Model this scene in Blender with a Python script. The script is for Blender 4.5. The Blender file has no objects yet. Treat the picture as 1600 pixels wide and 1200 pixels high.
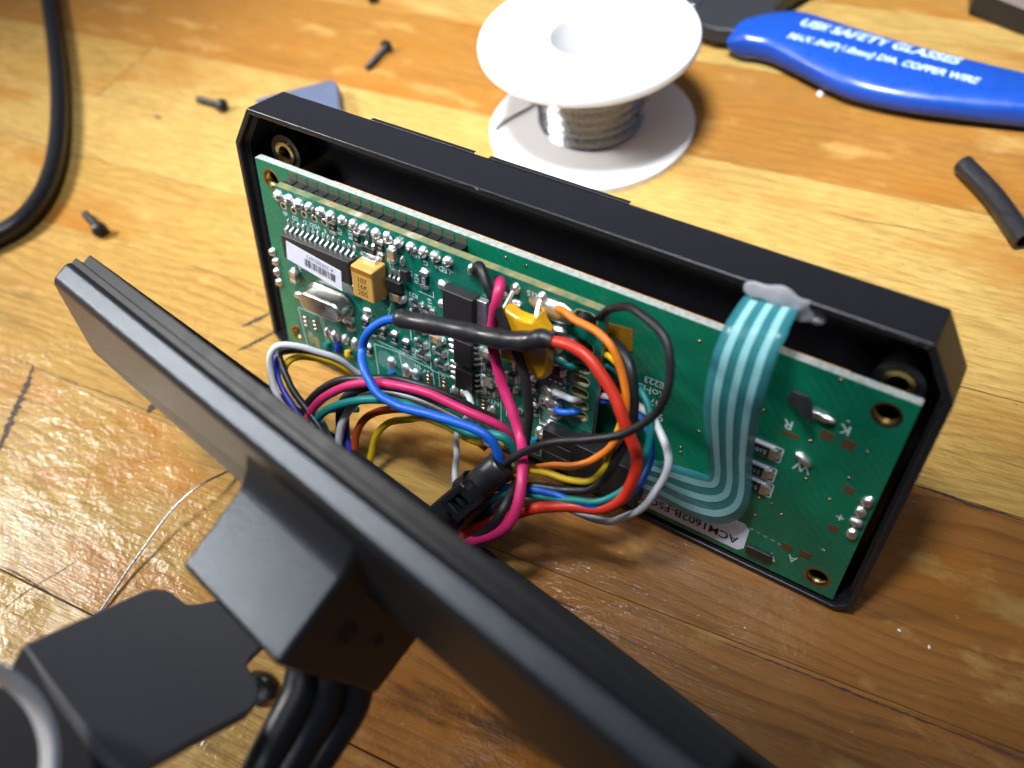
import bpy, math, random
from mathutils import Vector, Matrix, noise as mnoise
random.seed(11)
S = 0.001                                     # everything below is written in millimetres
scene = bpy.context.scene
COL = scene.collection

# ---------------------------------------------------------------- camera, world, lamps, exposure
CAM = Vector((120.0217, -69.5689, 142.8556))
RC = Matrix(((0.84134798, 0.37287546, -0.39127672),
             (0.53070298, -0.7070805, 0.46732378),
             (-0.10241057, -0.60083364, -0.79278687)))   # columns: right, down, forward
FPX = 1350.0
cam = bpy.data.cameras.new('camera'); camo = bpy.data.objects.new('camera', cam); COL.objects.link(camo)
cam.sensor_width = 36.0; cam.lens = 36.0 * FPX / 1600.0
cam.clip_start = 0.005; cam.clip_end = 20.0
r_, d_, f_ = RC.col[0], RC.col[1], RC.col[2]
camo.matrix_world = Matrix(((r_[0], -d_[0], -f_[0], CAM[0] * S), (r_[1], -d_[1], -f_[1], CAM[1] * S),
                            (r_[2], -d_[2], -f_[2], CAM[2] * S), (0, 0, 0, 1)))
cam.dof.use_dof = True; cam.dof.focus_distance = 0.150; cam.dof.aperture_fstop = 12.5
scene.camera = camo

world = bpy.data.worlds.new('World'); scene.world = world; world.use_nodes = True
bg = world.node_tree.nodes['Background']; bg.inputs[0].default_value = (0.70, 0.78, 1.0, 1); bg.inputs[1].default_value = 0.11

def lamp(name, kind, loc, target, power, **kw):
    l = bpy.data.lights.new(name, kind); l.energy = power
    for k, v in kw.items(): setattr(l, k, v)
    o = bpy.data.objects.new(name, l); COL.objects.link(o)
    o.location = Vector(loc) * S
    o.rotation_euler = (Vector(target) - Vector(loc)).to_track_quat('-Z', 'Y').to_euler()
    return o
lamp('bench_lamp', 'SPOT', (20, -40, 500), (22, 142, 0), 28.0, spot_size=math.radians(42), spot_blend=0.80, shadow_soft_size=0.055, color=(0.92, 0.965, 1.0))  # cone narrowed so its edge stands in for the unseen phone's shade, lower right
lamp('side_lamp', 'AREA', (-350, -140, 330), (-80, -20, 0), .41, shape='DISK', size=0.12, spread=math.radians(50), color=(1.0, 0.98, 0.95))
lamp('ceiling_lamp', 'AREA', (350, -250, 1500), (60, 60, 0), 2.4, shape='RECTANGLE', size=0.9, size_y=0.3, color=(0.82, 0.90, 1.0))

scene.view_settings.view_transform = 'Standard'; scene.view_settings.look = 'None'
scene.view_settings.exposure = 0.0; scene.view_settings.gamma = 1.0
scene.view_settings.use_curve_mapping = False

# ---------------------------------------------------------------- geometry helpers
def ray(px, py):
    return RC @ Vector(((px - 800) / FPX, (py - 600) / FPX, 1.0))
def at_z(px, py, z=0.0):
    d = ray(px, py); return CAM + d * ((z - CAM.z) / d.z)
# display frame: x along the top edge of the display board, y down its face, h towards the viewer
LEAN = math.radians(13.5); CA, SA = math.cos(LEAN), math.sin(LEAN)
LUP = Vector((0, SA, CA)); LN = Vector((0, -CA, SA)); LO = LUP * 46.0
def L(x, y, h): return LO + Vector((x, 0, 0)) - LUP * y + LN * h
def lp(px, py, h=4.0):
    """picture position -> (x, y) on the plane h in front of the display board"""
    d = ray(px, py); O = L(0, 0, h); P = CAM + d * ((O - CAM).dot(LN) / d.dot(LN))
    q = P - L(0, 0, 0); return q.x, -q.dot(LUP)
def lpw(px, py, h, zmin=None):
    x, y = lp(px, py, h); P = L(x, y, h)
    if zmin is not None and P.z < zmin: P = at_z(px, py, zmin)
    return P
FRAME_L = Matrix(((1, 0, 0, LO.x * S), (0, LUP.y, LN.y, LO.y * S), (0, LUP.z, LN.z, LO.z * S), (0, 0, 0, 1)))
def l3(x, y, h): return Vector((x, -y, h))
# rear cover frame
BU = Vector((0.97968, -0.17345, 0.10067)); BV = Vector((0.14878, 0.29201, -0.94477)); BW = Vector((-0.13448, -0.94055, -0.31189))
BO = Vector((1.3, -29.475, 54.504))
_t = math.radians(1.3); BV, BW = BV * math.cos(_t) + BW * math.sin(_t), BW * math.cos(_t) - BV * math.sin(_t)
FRAME_B = Matrix(((BU.x, -BV.x, BW.x, BO.x * S), (BU.y, -BV.y, BW.y, BO.y * S), (BU.z, -BV.z, BW.z, BO.z * S), (0, 0, 0, 1)))
def b3(u, v, w): return Vector((u, -v, w))
def Bw(u, v, w): return BO + BU * u + BV * v + BW * w

class MB:
    def __init__(self): self.v = []; self.f = []; self.m = []; self.s = []
    def add(self, vs, fs, mi=0, smooth=False):
        b = len(self.v); self.v += [Vector(p) for p in vs]
        for f in fs: self.f.append([b + i for i in f]); self.m.append(mi); self.s.append(smooth)
    def box(self, c, s, mi=0, rz=0.0, R=None, taper=1.0):
        c = Vector(c); x, y, z = [k / 2 for k in s]
        vs = [Vector((sx * x * (taper if sz > 0 else 1), sy * y * (taper if sz > 0 else 1), sz * z)) for sz in (-1, 1) for sy in (-1, 1) for sx in (-1, 1)]
        if R is None: R = Matrix.Rotation(rz, 3, 'Z')
        self.add([c + R @ p for p in vs], [(0, 2, 3, 1), (4, 5, 7, 6), (0, 1, 5, 4), (2, 6, 7, 3), (0, 4, 6, 2), (1, 3, 7, 5)], mi)
    def tube(self, pts, r, n=12, mi=0, caps=True, closed=False):
        pts = [Vector(p) for p in pts]; N = len(pts)
        rad = r if isinstance(r, (list, tuple)) else [r] * N
        t0 = (pts[1] - pts[0]).normalized(); a = t0.orthogonal().normalized(); vs = []
        for i, p in enumerate(pts):
            if closed: t = (pts[(i + 1) % N] - pts[i - 1]).normalized()
            else: t = (pts[min(i + 1, N - 1)] - pts[max(i - 1, 0)]).normalized()
            a = (a - t * a.dot(t)).normalized(); b = t.cross(a)
            for k in range(n):
                an = 2 * math.pi * k / n; vs.append(p + (a * math.cos(an) + b * math.sin(an)) * rad[i])
        fs = []
        for i in range(N if closed else N - 1):
            j = (i + 1) % N
            for k in range(n): fs.append((i * n + k, i * n + (k + 1) % n, j * n + (k + 1) % n, j * n + k))
        self.add(vs, fs, mi, True)
        if caps and not closed:
            b = len(self.v) - N * n
            self.f.append([b + k for k in reversed(range(n))]); self.m.append(mi); self.s.append(False)
            self.f.append([b + (N - 1) * n + k for k in range(n)]); self.m.append(mi); self.s.append(False)
    def lathe(self, prof, o=(0, 0, 0), axis=(0, 0, 1), n=48, mi=0, closed=False, smooth=True):
        ax = Vector(axis).normalized(); a = ax.orthogonal().normalized(); b = ax.cross(a); o = Vector(o); vs = []
        for r, z in prof:
            for k in range(n):
                an = 2 * math.pi * k / n; vs.append(o + ax * z + (a * math.cos(an) + b * math.sin(an)) * r)
        P = len(prof); fs = []
        for i in range(P if closed else P - 1):
            j = (i + 1) % P
            for k in range(n): fs.append((i * n + k, i * n + (k + 1) % n, j * n + (k + 1) % n, j * n + k))
        self.add(vs, fs, mi, smooth)
    def rings(self, rings, mi=0, cap0=False, cap1=False, smooth=False, mis=None):
        n = len(rings[0]); vs = [p for r in rings for p in r]; b = len(self.v); self.add(vs, [])
        for i in range(len(rings) - 1):
            for k in range(n):
                self.f.append([b + i * n + k, b + i * n + (k + 1) % n, b + (i + 1) * n + (k + 1) % n, b + (i + 1) * n + k])
                self.m.append(mis[i] if mis else mi); self.s.append(smooth)
        if cap0: self.f.append([b + k for k in reversed(range(n))]); self.m.append(mi); self.s.append(False)
        if cap1: self.f.append([b + (len(rings) - 1) * n + k for k in range(n)]); self.m.append(mi); self.s.append(False)
    def prism(self, poly, z0, z1, mi=0):
        self.rings([[Vector((x, y, z0)) for x, y in poly], [Vector((x, y, z1)) for x, y in poly]], mi, True, True)
    def blob(self, c, r, n=10, m=6, mi=0, jit=0.0, half=True, R=None):
        c = Vector(c); R = R or Matrix.Identity(3); vs = []; fs = []
        for i in range(m + 1):
            ph = (math.pi / 2 if half else math.pi) * i / m
            for k in range(n):
                th = 2 * math.pi * k / n; q = 1 + random.uniform(-jit, jit)
                z = math.cos(ph)
                vs.append(c + R @ Vector((r[0] * math.sin(ph) * math.cos(th) * q, r[1] * math.sin(ph) * math.sin(th) * q, r[2] * z * (q if i else 1))))
        for i in range(m):
            for k in range(n): fs.append((i * n + k, (i + 1) * n + k, (i + 1) * n + (k + 1) % n, i * n + (k + 1) % n))
        self.add(vs, fs, mi, True)
    def mesh(self, name, mats, sharp=35, origin=None):
        me = bpy.data.meshes.new(name); o = origin or Vector((0, 0, 0))
        me.from_pydata([tuple((p - o) * S) for p in self.v], [], self.f)
        for m in (mats if isinstance(mats, (list, tuple)) else [mats]): me.materials.append(m)
        me.polygons.foreach_set('material_index', self.m)
        me.polygons.foreach_set('use_smooth', [True] * len(self.f))
        me.validate(); me.update()
        import bmesh
        bm = bmesh.new(); bm.from_mesh(me); bmesh.ops.remove_doubles(bm, verts=bm.verts, dist=1e-7)
        bmesh.ops.recalc_face_normals(bm, faces=bm.faces); bm.to_mesh(me); bm.free()
        me.set_sharp_from_angle(angle=math.radians(sharp))
        return me
    def build(self, name, mats, parent=None, bevel=0.0, seg=2, sharp=35, origin=None, label=None):
        me = self.mesh(name, mats, sharp, origin); o = bpy.data.objects.new(name, me); COL.objects.link(o)
        if parent is not None: o.parent = parent
        if origin is not None: o.location = origin * S
        if bevel:
            md = o.modifiers.new('bevel', 'BEVEL'); md.width = bevel * S; md.segments = seg; md.limit_method = 'ANGLE'
            md.angle_limit = math.radians(28); md.harden_normals = True
        if label: o['label'] = label
        return o

def thing(name, label, cat, matrix=None, loc=None, group=None):
    o = bpy.data.objects.new(name, None); COL.objects.link(o); o.empty_display_size = 0.005
    if matrix is not None: o.matrix_world = matrix
    if loc is not None: o.location = Vector(loc) * S
    o['label'] = label; o['category'] = cat
    if group: o['group'] = group
    return o
def tag(o, label, cat, group=None):
    o['label'] = label; o['category'] = cat
    if group: o['group'] = group
    return o
def put(mesh, name, parent, loc=(0, 0, 0), rot=(0, 0, 0), scale=(1, 1, 1)):
    o = bpy.data.objects.new(name, mesh); COL.objects.link(o); o.parent = parent
    o.location = Vector(loc) * S; o.rotation_euler = rot; o.scale = scale
    return o
def spline(pts, k=8):
    pts = [Vector(p) for p in pts]; out = []
    P = [pts[0] * 2 - pts[1]] + pts + [pts[-1] * 2 - pts[-2]]
    for i in range(1, len(P) - 2):
        p0, p1, p2, p3 = P[i - 1], P[i], P[i + 1], P[i + 2]
        for j in range(k):
            t = j / k
            out.append(0.5 * ((2 * p1) + (p2 - p0) * t + (2 * p0 - 5 * p1 + 4 * p2 - p3) * t * t + (3 * p1 - p0 - 3 * p2 + p3) * t ** 3))
    return out + [pts[-1]]
def offset(poly, d):
    """inset a convex polygon (any winding) by d"""
    n = len(poly); A = sum(poly[i][0] * poly[(i + 1) % n][1] - poly[(i + 1) % n][0] * poly[i][1] for i in range(n)); sg = 1 if A > 0 else -1
    ln = []
    for i in range(n):
        a, b = Vector(poly[i]), Vector(poly[(i + 1) % n]); e = (b - a).normalized(); nn = Vector((-e.y, e.x)) * sg
        ln.append((a + nn * d, e))
    out = []
    for i in range(n):
        (p, e), (q, g) = ln[i - 1], ln[i]; den = e.x * g.y - e.y * g.x
        t = ((q.x - p.x) * g.y - (q.y - p.y) * g.x) / den; out.append((p.x + e.x * t, p.y + e.y * t))
    return out
def circle(cx, cy, r, n=24, ry=None, rot=0.0):
    ry = ry or r; c, s = math.cos(rot), math.sin(rot); out = []
    for k in range(n):
        a = 2 * math.pi * k / n; x, y = r * math.cos(a), ry * math.sin(a); out.append((cx + x * c - y * s, cy + x * s + y * c))
    return out
def slot(cx, cy, l, w, rot, n=8):
    out = []
    for s in (1, -1):
        for k in range(n + 1):
            a = -math.pi / 2 + math.pi * k / n
            out.append((s * (l - w) / 2 + s * w / 2 * math.cos(a), s * w / 2 * math.sin(a)))
    c, sn = math.cos(rot), math.sin(rot); return [(cx + x * c - y * sn, cy + x * sn + y * c) for x, y in out]
def curve_mesh(loops, ext):
    cu = bpy.data.curves.new('tmp', 'CURVE'); cu.dimensions = '2D'; cu.fill_mode = 'BOTH'; cu.extrude = ext
    for lo in loops:
        s = cu.splines.new('POLY'); s.points.add(len(lo) - 1); s.use_cyclic_u = True
        for p, q in zip(s.points, lo): p.co = (q[0], q[1], 0, 1)
    return to_mesh(cu)
def to_mesh(cu):
    o = bpy.data.objects.new('tmp', cu); COL.objects.link(o); bpy.context.view_layer.update()
    dg = bpy.context.evaluated_depsgraph_get(); me = bpy.data.meshes.new_from_object(o.evaluated_get(dg))
    bpy.data.objects.remove(o); bpy.data.curves.remove(cu)
    v = [Vector(p.co) for p in me.vertices]; f = [list(p.vertices) for p in me.polygons]; nz = [p.normal.z for p in me.polygons]
    bpy.data.meshes.remove(me); return v, f, nz
def plate(mb, loops, z0, z1, face_mi=0, edge_mi=0, xside=None):
    v, f, nz = curve_mesh(loops, (z1 - z0) / 2)
    b = len(mb.v); mb.v += [p + Vector((0, 0, (z0 + z1) / 2)) for p in v]
    for q, n in zip(f, nz):
        side = abs((v[q[0]] + v[q[2]]).x / 2 - xside) < .2 if xside is not None else False
        mb.f.append([b + i for i in q]); mb.m.append(face_mi if abs(n) > .5 else (2 if side else edge_mi)); mb.s.append(False)
def text_verts(txt, size, bold=0.0, shear=0.0, align='CENTER'):
    cu = bpy.data.curves.new('txt', 'FONT'); cu.body = txt; cu.size = size; cu.align_x = align; cu.align_y = 'CENTER'; cu.shear = shear
    cu.offset = bold; cu.resolution_u = 3
    v, f, nz = to_mesh(cu); return v, f
def add_text(mb, txt, size, place, mi=0, **kw):
    v, f = text_verts(txt, size, **kw); mb.add([place(p) for p in v], f, mi)

# ---------------------------------------------------------------- materials
MAT = {}
def nodes(name):
    m = bpy.data.materials.new(name); m.use_nodes = True; MAT[name] = m
    nt = m.node_tree; return m, nt, nt.nodes['Principled BSDF']
def mm_coords(nt, sc=(1, 1, 1)):
    tc = nt.nodes.new('ShaderNodeTexCoord'); mp = nt.nodes.new('ShaderNodeMapping')
    mp.inputs['Scale'].default_value = [1000 * s for s in sc]; nt.links.new(tc.outputs['Object'], mp.inputs[0]); return mp.outputs[0]
def noise(nt, vec, scale, detail=4, rough=.55, w=None):
    n = nt.nodes.new('ShaderNodeTexNoise'); n.inputs['Scale'].default_value = scale; n.inputs['Detail'].default_value = detail
    n.inputs['Roughness'].default_value = rough; nt.links.new(vec, n.inputs['Vector'])
    if w is not None: n.noise_dimensions = '4D'; nt.links.new(w, n.inputs['W'])
    return n.outputs['Fac']
def ramp(nt, fac, stops):
    r = nt.nodes.new('ShaderNodeValToRGB'); e = r.color_ramp.elements
    while len(e) > 1: e.remove(e[-1])
    for i, (p, c) in enumerate(stops):
        q = e[0] if i == 0 else e.new(p); q.position = p; q.color = (c[0], c[1], c[2], 1) if isinstance(c, (tuple, list)) else (c, c, c, 1)
    nt.links.new(fac, r.inputs[0]); return r.outputs[0]
def mix(nt, fac, a, b, mode='MIX'):
    n = nt.nodes.new('ShaderNodeMix'); n.data_type = 'RGBA'; n.blend_type = mode
    for s, v in ((n.inputs['Factor'], fac), (n.inputs['A'], a), (n.inputs['B'], b)):
        if hasattr(v, 'is_linked'): nt.links.new(v, s)
        else: s.default_value = v if not isinstance(v, (tuple, list)) else (v[0], v[1], v[2], 1)
    return n.outputs['Result']
def mth(nt, op, a, b=0.0):
    n = nt.nodes.new('ShaderNodeMath'); n.operation = op
    for s, v in ((n.inputs[0], a), (n.inputs[1], b)):
        if hasattr(v, 'is_linked'): nt.links.new(v, s)
        else: s.default_value = v
    return n.outputs[0]
def bump(nt, b, h, strength, dist):
    n = nt.nodes.new('ShaderNodeBump'); n.inputs['Strength'].default_value = strength; n.inputs['Distance'].default_value = dist * S
    nt.links.new(h, n.inputs['Height']); nt.links.new(n.outputs[0], b.inputs['Normal']); return n
def plain(name, col, rough=.45, metal=0.0, bumpy=0.0, bscale=3.0, coat=0.0, var=0.15, rvar=0.1, spec=.5, alpha=1.0, dust=0.0):
    m, nt, b = nodes(name); v = mm_coords(nt)
    n1 = noise(nt, v, bscale * .25, 4)
    c = mix(nt, n1, [k * (1 - var) for k in col], [min(1, k * (1 + var)) for k in col])
    if dust:
        dn = ramp(nt, noise(nt, v, 1.6, 6, .7), [(.66, 0.0), (.78, dust)])
        c = mix(nt, dn, c, (.32, .32, .34))
    nt.links.new(c, b.inputs['Base Color'])
    r = ramp(nt, noise(nt, v, bscale * .6, 5), [(.3, max(.02, rough - rvar)), (.7, min(1, rough + rvar))]); nt.links.new(r, b.inputs['Roughness'])
    b.inputs['Metallic'].default_value = metal; b.inputs['Coat Weight'].default_value = coat; b.inputs['Coat Roughness'].default_value = .12
    b.inputs['Specular IOR Level'].default_value = spec; b.inputs['Alpha'].default_value = alpha
    if bumpy: bump(nt, b, noise(nt, v, bscale, 3, .6), bumpy, .15)
    return m
plain('black_plastic', (.012, .012, .015), .33, bumpy=.10, bscale=5, rvar=.08, dust=.16, spec=.55)
plain('cover_plastic', (.014, .014, .017), .33, bumpy=.48, bscale=3.4, rvar=.05, spec=.9, dust=.05)
plain('satin_black', (.012, .012, .014), .36, bumpy=.04, bscale=1.5)
M0 = MAT['cover_plastic'].node_tree.nodes['Principled BSDF']; M0.inputs['Specular Tint'].default_value = (.78, .88, 1.0, 1)
plain('lip_black', (.010, .010, .013), .40, bumpy=0, bscale=.5, rvar=.04, spec=.25)
plain('sleeve_black', (.014, .014, .016), .38, bumpy=.10, bscale=1.2)
plain('rubber_black', (.010, .010, .012), .36, bumpy=.08, bscale=2)
plain('chip_black', (.016, .016, .017), .42, bumpy=.12, bscale=12, dust=.08)
plain('header_black', (.010, .010, .011), .40, bumpy=.05)
plain('bracket_black', (.150, .152, .170), .46, bumpy=.12, bscale=9)
plain('solder', (.92, .92, .92), .40, metal=1, bumpy=.22, bscale=1.2, rvar=.12)
plain('tinned', (.86, .86, .86), .42, metal=1, bumpy=.15, bscale=3)
plain('ring_metal', (.86, .86, .88), .35, metal=.08, bumpy=.1)
plain('steel', (.56, .57, .58), .30, metal=1, bumpy=.05)
plain('crystal_can', (.55, .53, .50), .34, metal=1, bumpy=.03, bscale=1.2)
plain('gold_pad', (.42, .30, .13), .35, metal=1, bumpy=.1)
plain('brown_pad', (.10, .055, .025), .40, bumpy=.1)
plain('olive_pad', (.075, .072, .045), .45)
plain('brass', (.50, .36, .13), .32, metal=1, bumpy=.2, bscale=4)
plain('tantalum', (.52, .29, .065), .40, bumpy=.05, coat=.2)
plain('tantalum_band', (.30, .11, .02), .40)
plain('print_dark', (.10, .055, .02), .6)
plain('ceramic_tan', (.34, .20, .10), .35)
plain('ceramic_grey', (.36, .32, .25), .35)
plain('varistor_yellow', (.72, .36, .008), .28, bumpy=.10, bscale=.8, coat=.5)
plain('label_white', (.66, .67, .78), .45, bumpy=.03)
plain('print_black', (.015, .015, .018), .6)
plain('silk_white', (.50, .62, .62), .55)
plain('chip_print', (.11, .11, .12), .5)
plain('spool_white', (.76, .76, .78), .38, bumpy=.03, bscale=.3, var=.03)
plain('solder_wire', (.42, .43, .46), .24, metal=1, bumpy=.1)
plain('glue', (.60, .59, .64), .36, bumpy=.30, bscale=.7, alpha=.52)
def mottle(name, stops, sc):
    m, nt, b = nodes(name); v = mm_coords(nt); c = ramp(nt, noise(nt, v, sc, 5, .65), stops); nt.links.new(c, b.inputs['Base Color']); b.inputs['Roughness'].default_value = .62
    bump(nt, b, noise(nt, v, 3.0, 4, .7), .4, .2); return m
mottle('pcb_edge', [(.30, (.20, .23, .20)), (.5, (.34, .36, .34)), (.7, (.44, .46, .44))], 1.2)
mottle('handle_print', [(.34, (.010, .075, .42)), (.43, (.45, .60, .80)), (.7, (.60, .74, .90))], .55)
plain('slot_tan', (.34, .31, .16), .5, bumpy=.2)
mottle('pcb_edge_raw', [(.32, (.05, .11, .05)), (.45, (.15, .19, .10)), (.55, (.24, .19, .07)), (.70, (.40, .42, .36))], .30)
plain('film_amber', (.30, .14, .01), .18, alpha=.72, coat=.5)
plain('amber_edge', (.60, .24, .04), .4)
plain('handle_blue', (.008, .062, .37), .34, bumpy=.05, bscale=.5, coat=.15)
plain('tool_steel', (.035, .036, .042), .42, metal=.3, bumpy=.1)
plain('grey_sleeve', (.085, .105, .165), .5, bumpy=.1, bscale=.6)
plain('screw_black', (.016, .016, .018), .38, bumpy=.05)
plain('chip_white', (.75, .72, .68), .4)
plain('chip_dark', (.06, .035, .02), .7)
plain('screen_dark', (.012, .013, .012), .3)
WIRE = {}
for k, c in {'blue': (.004, .090, .46), 'navy': (.012, .022, .30), 'red': (.50, .026, .010), 'pink': (.52, .020, .125), 'black': (.011, .011, .013),
             'orange': (.66, .165, .012), 'white': (.58, .59, .62), 'yellow': (.60, .40, .010), 'teal': (.006, .17, .165), 'cyan': (.01, .22, .32),
             'grey': (.40, .42, .43), 'rust': (.44, .060, .015)}.items():
    WIRE[k] = plain('wire_' + k, c, .46, bumpy=.12, bscale=1.2, var=.16, rvar=.10, coat=0, spec=.45)

def pcb(name, col, col2, coat):
    m, nt, b = nodes(name); v = mm_coords(nt)
    w = nt.nodes.new('ShaderNodeTexWave'); w.wave_type = 'BANDS'; w.bands_direction = 'DIAGONAL'; w.inputs['Scale'].default_value = .32
    w.inputs['Distortion'].default_value = 3.5; w.inputs['Detail'].default_value = 2; w.inputs['Detail Scale'].default_value = .35
    nt.links.new(v, w.inputs['Vector'])
    tr = ramp(nt, w.outputs['Fac'], [(.50, 0.0), (.56, 1.0)])
    zone = ramp(nt, noise(nt, v, .10, 2), [(.45, 0.0), (.55, 1.0)])
    f = mth(nt, 'MULTIPLY', tr, zone)
    c = mix(nt, f, col, col2); c = mix(nt, mth(nt, 'MULTIPLY', noise(nt, v, .5, 5), .35), c, [k * .6 for k in col])
    nt.links.new(c, b.inputs['Base Color'])
    r = ramp(nt, noise(nt, v, .6, 6), [(.35, .22), (.7, .42)]); nt.links.new(r, b.inputs['Roughness'])
    b.inputs['Coat Weight'].default_value = coat; b.inputs['Coat Roughness'].default_value = .2
    bump(nt, b, f, .25, .04)
    return m
pcb('pcb_display', (.003, .150, .078), (.004, .172, .092), .3)
pcb('pcb_controller', (.003, .130, .088), (.006, .175, .120), .3)

def film(name, col, alpha, rough):
    m, nt, b = nodes(name); v = mm_coords(nt); nt.links.new(mix(nt, noise(nt, v, .4, 3), [k * .9 for k in col], [k * 1.1 for k in col]), b.inputs['Base Color'])
    b.inputs['Roughness'].default_value = rough; b.inputs['Alpha'].default_value = alpha; b.inputs['Specular IOR Level'].default_value = .6
    return m
film('ribbon_film', (.045, .26, .30), .64, .24)
film('ribbon_trace', (.34, .68, .72), .80, .30)
film('ribbon_carbon', (.02, .05, .06), .9, .4)

def wood():
    m, nt, b = nodes('wood'); oi = nt.nodes.new('ShaderNodeObjectInfo'); w = mth(nt, 'MULTIPLY', oi.outputs['Random'], 97.0)
    off = nt.nodes.new('ShaderNodeCombineXYZ'); nt.links.new(mth(nt, 'MULTIPLY', w, 13.0), off.inputs[0]); nt.links.new(mth(nt, 'MULTIPLY', w, 7.0), off.inputs[1]); nt.links.new(w, off.inputs[2])
    tc = nt.nodes.new('ShaderNodeTexCoord')
    def co(sx, sy, sz=1.0):
        mp = nt.nodes.new('ShaderNodeMapping'); mp.inputs['Scale'].default_value = (1000 * sx, 1000 * sy, 1000 * sz); nt.links.new(tc.outputs['Object'], mp.inputs[0])
        a = nt.nodes.new('ShaderNodeVectorMath'); a.operation = 'ADD'; nt.links.new(mp.outputs[0], a.inputs[0]); nt.links.new(off.outputs[0], a.inputs[1]); return a.outputs[0]
    v3 = co(1, 1); warp = nt.nodes.new('ShaderNodeVectorMath'); warp.operation = 'ADD'; cmb = nt.nodes.new('ShaderNodeCombineXYZ')
    wob = noise(nt, co(.22, .6), .05, 2, .5); nt.links.new(mth(nt, 'MULTIPLY', wob, 26.0), cmb.inputs[1])
    nt.links.new(co(.045, 1), warp.inputs[0]); nt.links.new(cmb.outputs[0], warp.inputs[1])
    wv = nt.nodes.new('ShaderNodeTexWave'); wv.wave_type = 'BANDS'; wv.bands_direction = 'Y'; wv.wave_profile = 'SAW'
    wv.inputs['Scale'].default_value = .12; wv.inputs['Distortion'].default_value = 2.2; wv.inputs['Detail'].default_value = 3; wv.inputs['Detail Scale'].default_value = .8
    nt.links.new(warp.outputs[0], wv.inputs['Vector'])
    fib = noise(nt, co(.07, 1.0), 2.4, 4, .65)
    big = noise(nt, co(.30, 1), .05, 3, .55)
    blot = noise(nt, co(.5, 1), .10, 5, .62)
    base = oi.outputs['Color']
    late = ramp(nt, wv.outputs['Fac'], [(.0, 0.0), (.55, .08), (.90, .85), (1.0, .25)])
    soft = noise(nt, co(.15, .6), .16, 3, .5)
    c = mix(nt, mth(nt, 'MULTIPLY', mth(nt, 'MULTIPLY', late, ramp(nt, soft, [(.30, .25), (.62, .95)])), oi.outputs['Alpha']), base, (.125, .042, .008))
    c = mix(nt, ramp(nt, fib, [(.42, 0.0), (.70, .68)]), c, (.20, .085, .020))
    c = mix(nt, ramp(nt, big, [(.52, 0.0), (.66, .75)]), c, (.34, .125, .016))
    c = mix(nt, ramp(nt, blot, [(.56, 0.0), (.70, .50)]), c, (.55, .36, .12))
    stain = mth(nt, 'MULTIPLY', ramp(nt, noise(nt, co(.16, 1), .085, 6, .66), [(.555, 0.0), (.64, .75), (.76, .95)]), ramp(nt, oi.outputs['Alpha'], [(.40, .15), (.62, .55), (1.0, 1.0)]))
    c = mix(nt, stain, c, (.050, .024, .011))
    c = mix(nt, ramp(nt, noise(nt, v3, .8, 4, .6), [(.67, 0.0), (.74, .6)]), c, (.09, .04, .018))
    c = mix(nt, ramp(nt, noise(nt, co(.6, 1), .33, 4, .66), [(.69, 0.0), (.75, .5)]), c, (.58, .46, .28))
    nt.links.new(c, b.inputs['Base Color'])
    nt.links.new(ramp(nt, blot, [(.35, .40), (.65, .62)]), b.inputs['Roughness'])
    b.inputs['Specular IOR Level'].default_value = .12
    b.inputs['Coat Weight'].default_value = .40; b.inputs['Coat Roughness'].default_value = .04
    lump = noise(nt, co(.6, 1), .36, 2, .5); lump2 = noise(nt, v3, 1.15, 2, .5)
    mask = ramp(nt, noise(nt, v3, .03, 2, .5), [(.42, .08), (.64, .85)])
    h = mth(nt, 'MULTIPLY', mth(nt, 'ADD', lump, mth(nt, 'MULTIPLY', lump2, .32)), mask)
    h = mth(nt, 'ADD', h, mth(nt, 'MULTIPLY', fib, .10))
    bn = bump(nt, b, h, .95, .85); nt.links.new(bn.outputs[0], b.inputs['Coat Normal'])
    return m
wood()
M = MAT

# ---------------------------------------------------------------- the bench top, plank by plank
PD = math.radians(7.2)
table = bpy.data.objects.new('table_top', None); COL.objects.link(table); table.empty_display_size = .01
table.rotation_euler = (0, 0, PD); table['kind'] = 'structure'; table['label'] = 'worn varnished wooden bench top of narrow planks'
SEAMS = [-227, -187, -147, -107, -67, -27.0, 13.5, 39, 63, 90, 130, 168, 205, 245, 285, 325, 365]
ENDS = {2: [-110], 3: [48], 4: [-64, 50], 5: [-190, 56.5], 6: [150], 8: [-115], 9: [190], 11: [60], 13: [-60]}
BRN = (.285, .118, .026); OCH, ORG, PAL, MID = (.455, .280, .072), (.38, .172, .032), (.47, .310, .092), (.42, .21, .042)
TINT = [MID, OCH, ORG, OCH, PAL, OCH, OCH, PAL, OCH, ORG, PAL, OCH, MID, PAL, ORG, OCH]
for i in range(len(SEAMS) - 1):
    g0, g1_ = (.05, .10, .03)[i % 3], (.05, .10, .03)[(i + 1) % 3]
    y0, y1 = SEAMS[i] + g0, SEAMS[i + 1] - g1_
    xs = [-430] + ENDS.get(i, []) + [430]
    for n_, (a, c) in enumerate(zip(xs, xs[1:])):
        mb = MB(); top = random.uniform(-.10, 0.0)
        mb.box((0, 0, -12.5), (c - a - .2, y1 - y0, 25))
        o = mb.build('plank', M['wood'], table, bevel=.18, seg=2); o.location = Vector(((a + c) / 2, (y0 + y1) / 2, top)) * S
        t_ = TINT[i] if n_ == 0 or len(xs) == 2 else TINT[(i + 5) % 16]; t_ = {(4, 0): ORG, (4, 1): PAL, (4, 2): BRN, (5, 0): OCH, (5, 1): OCH, (5, 2): BRN, (3, 0): PAL, (3, 1): BRN}.get((i, n_), t_); k_ = random.uniform(.92, 1.08); o.color = (t_[0] * k_, t_[1] * k_, t_[2] * k_, 1.0 if t_ is BRN else (.42 if i >= 6 else .62))

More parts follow.
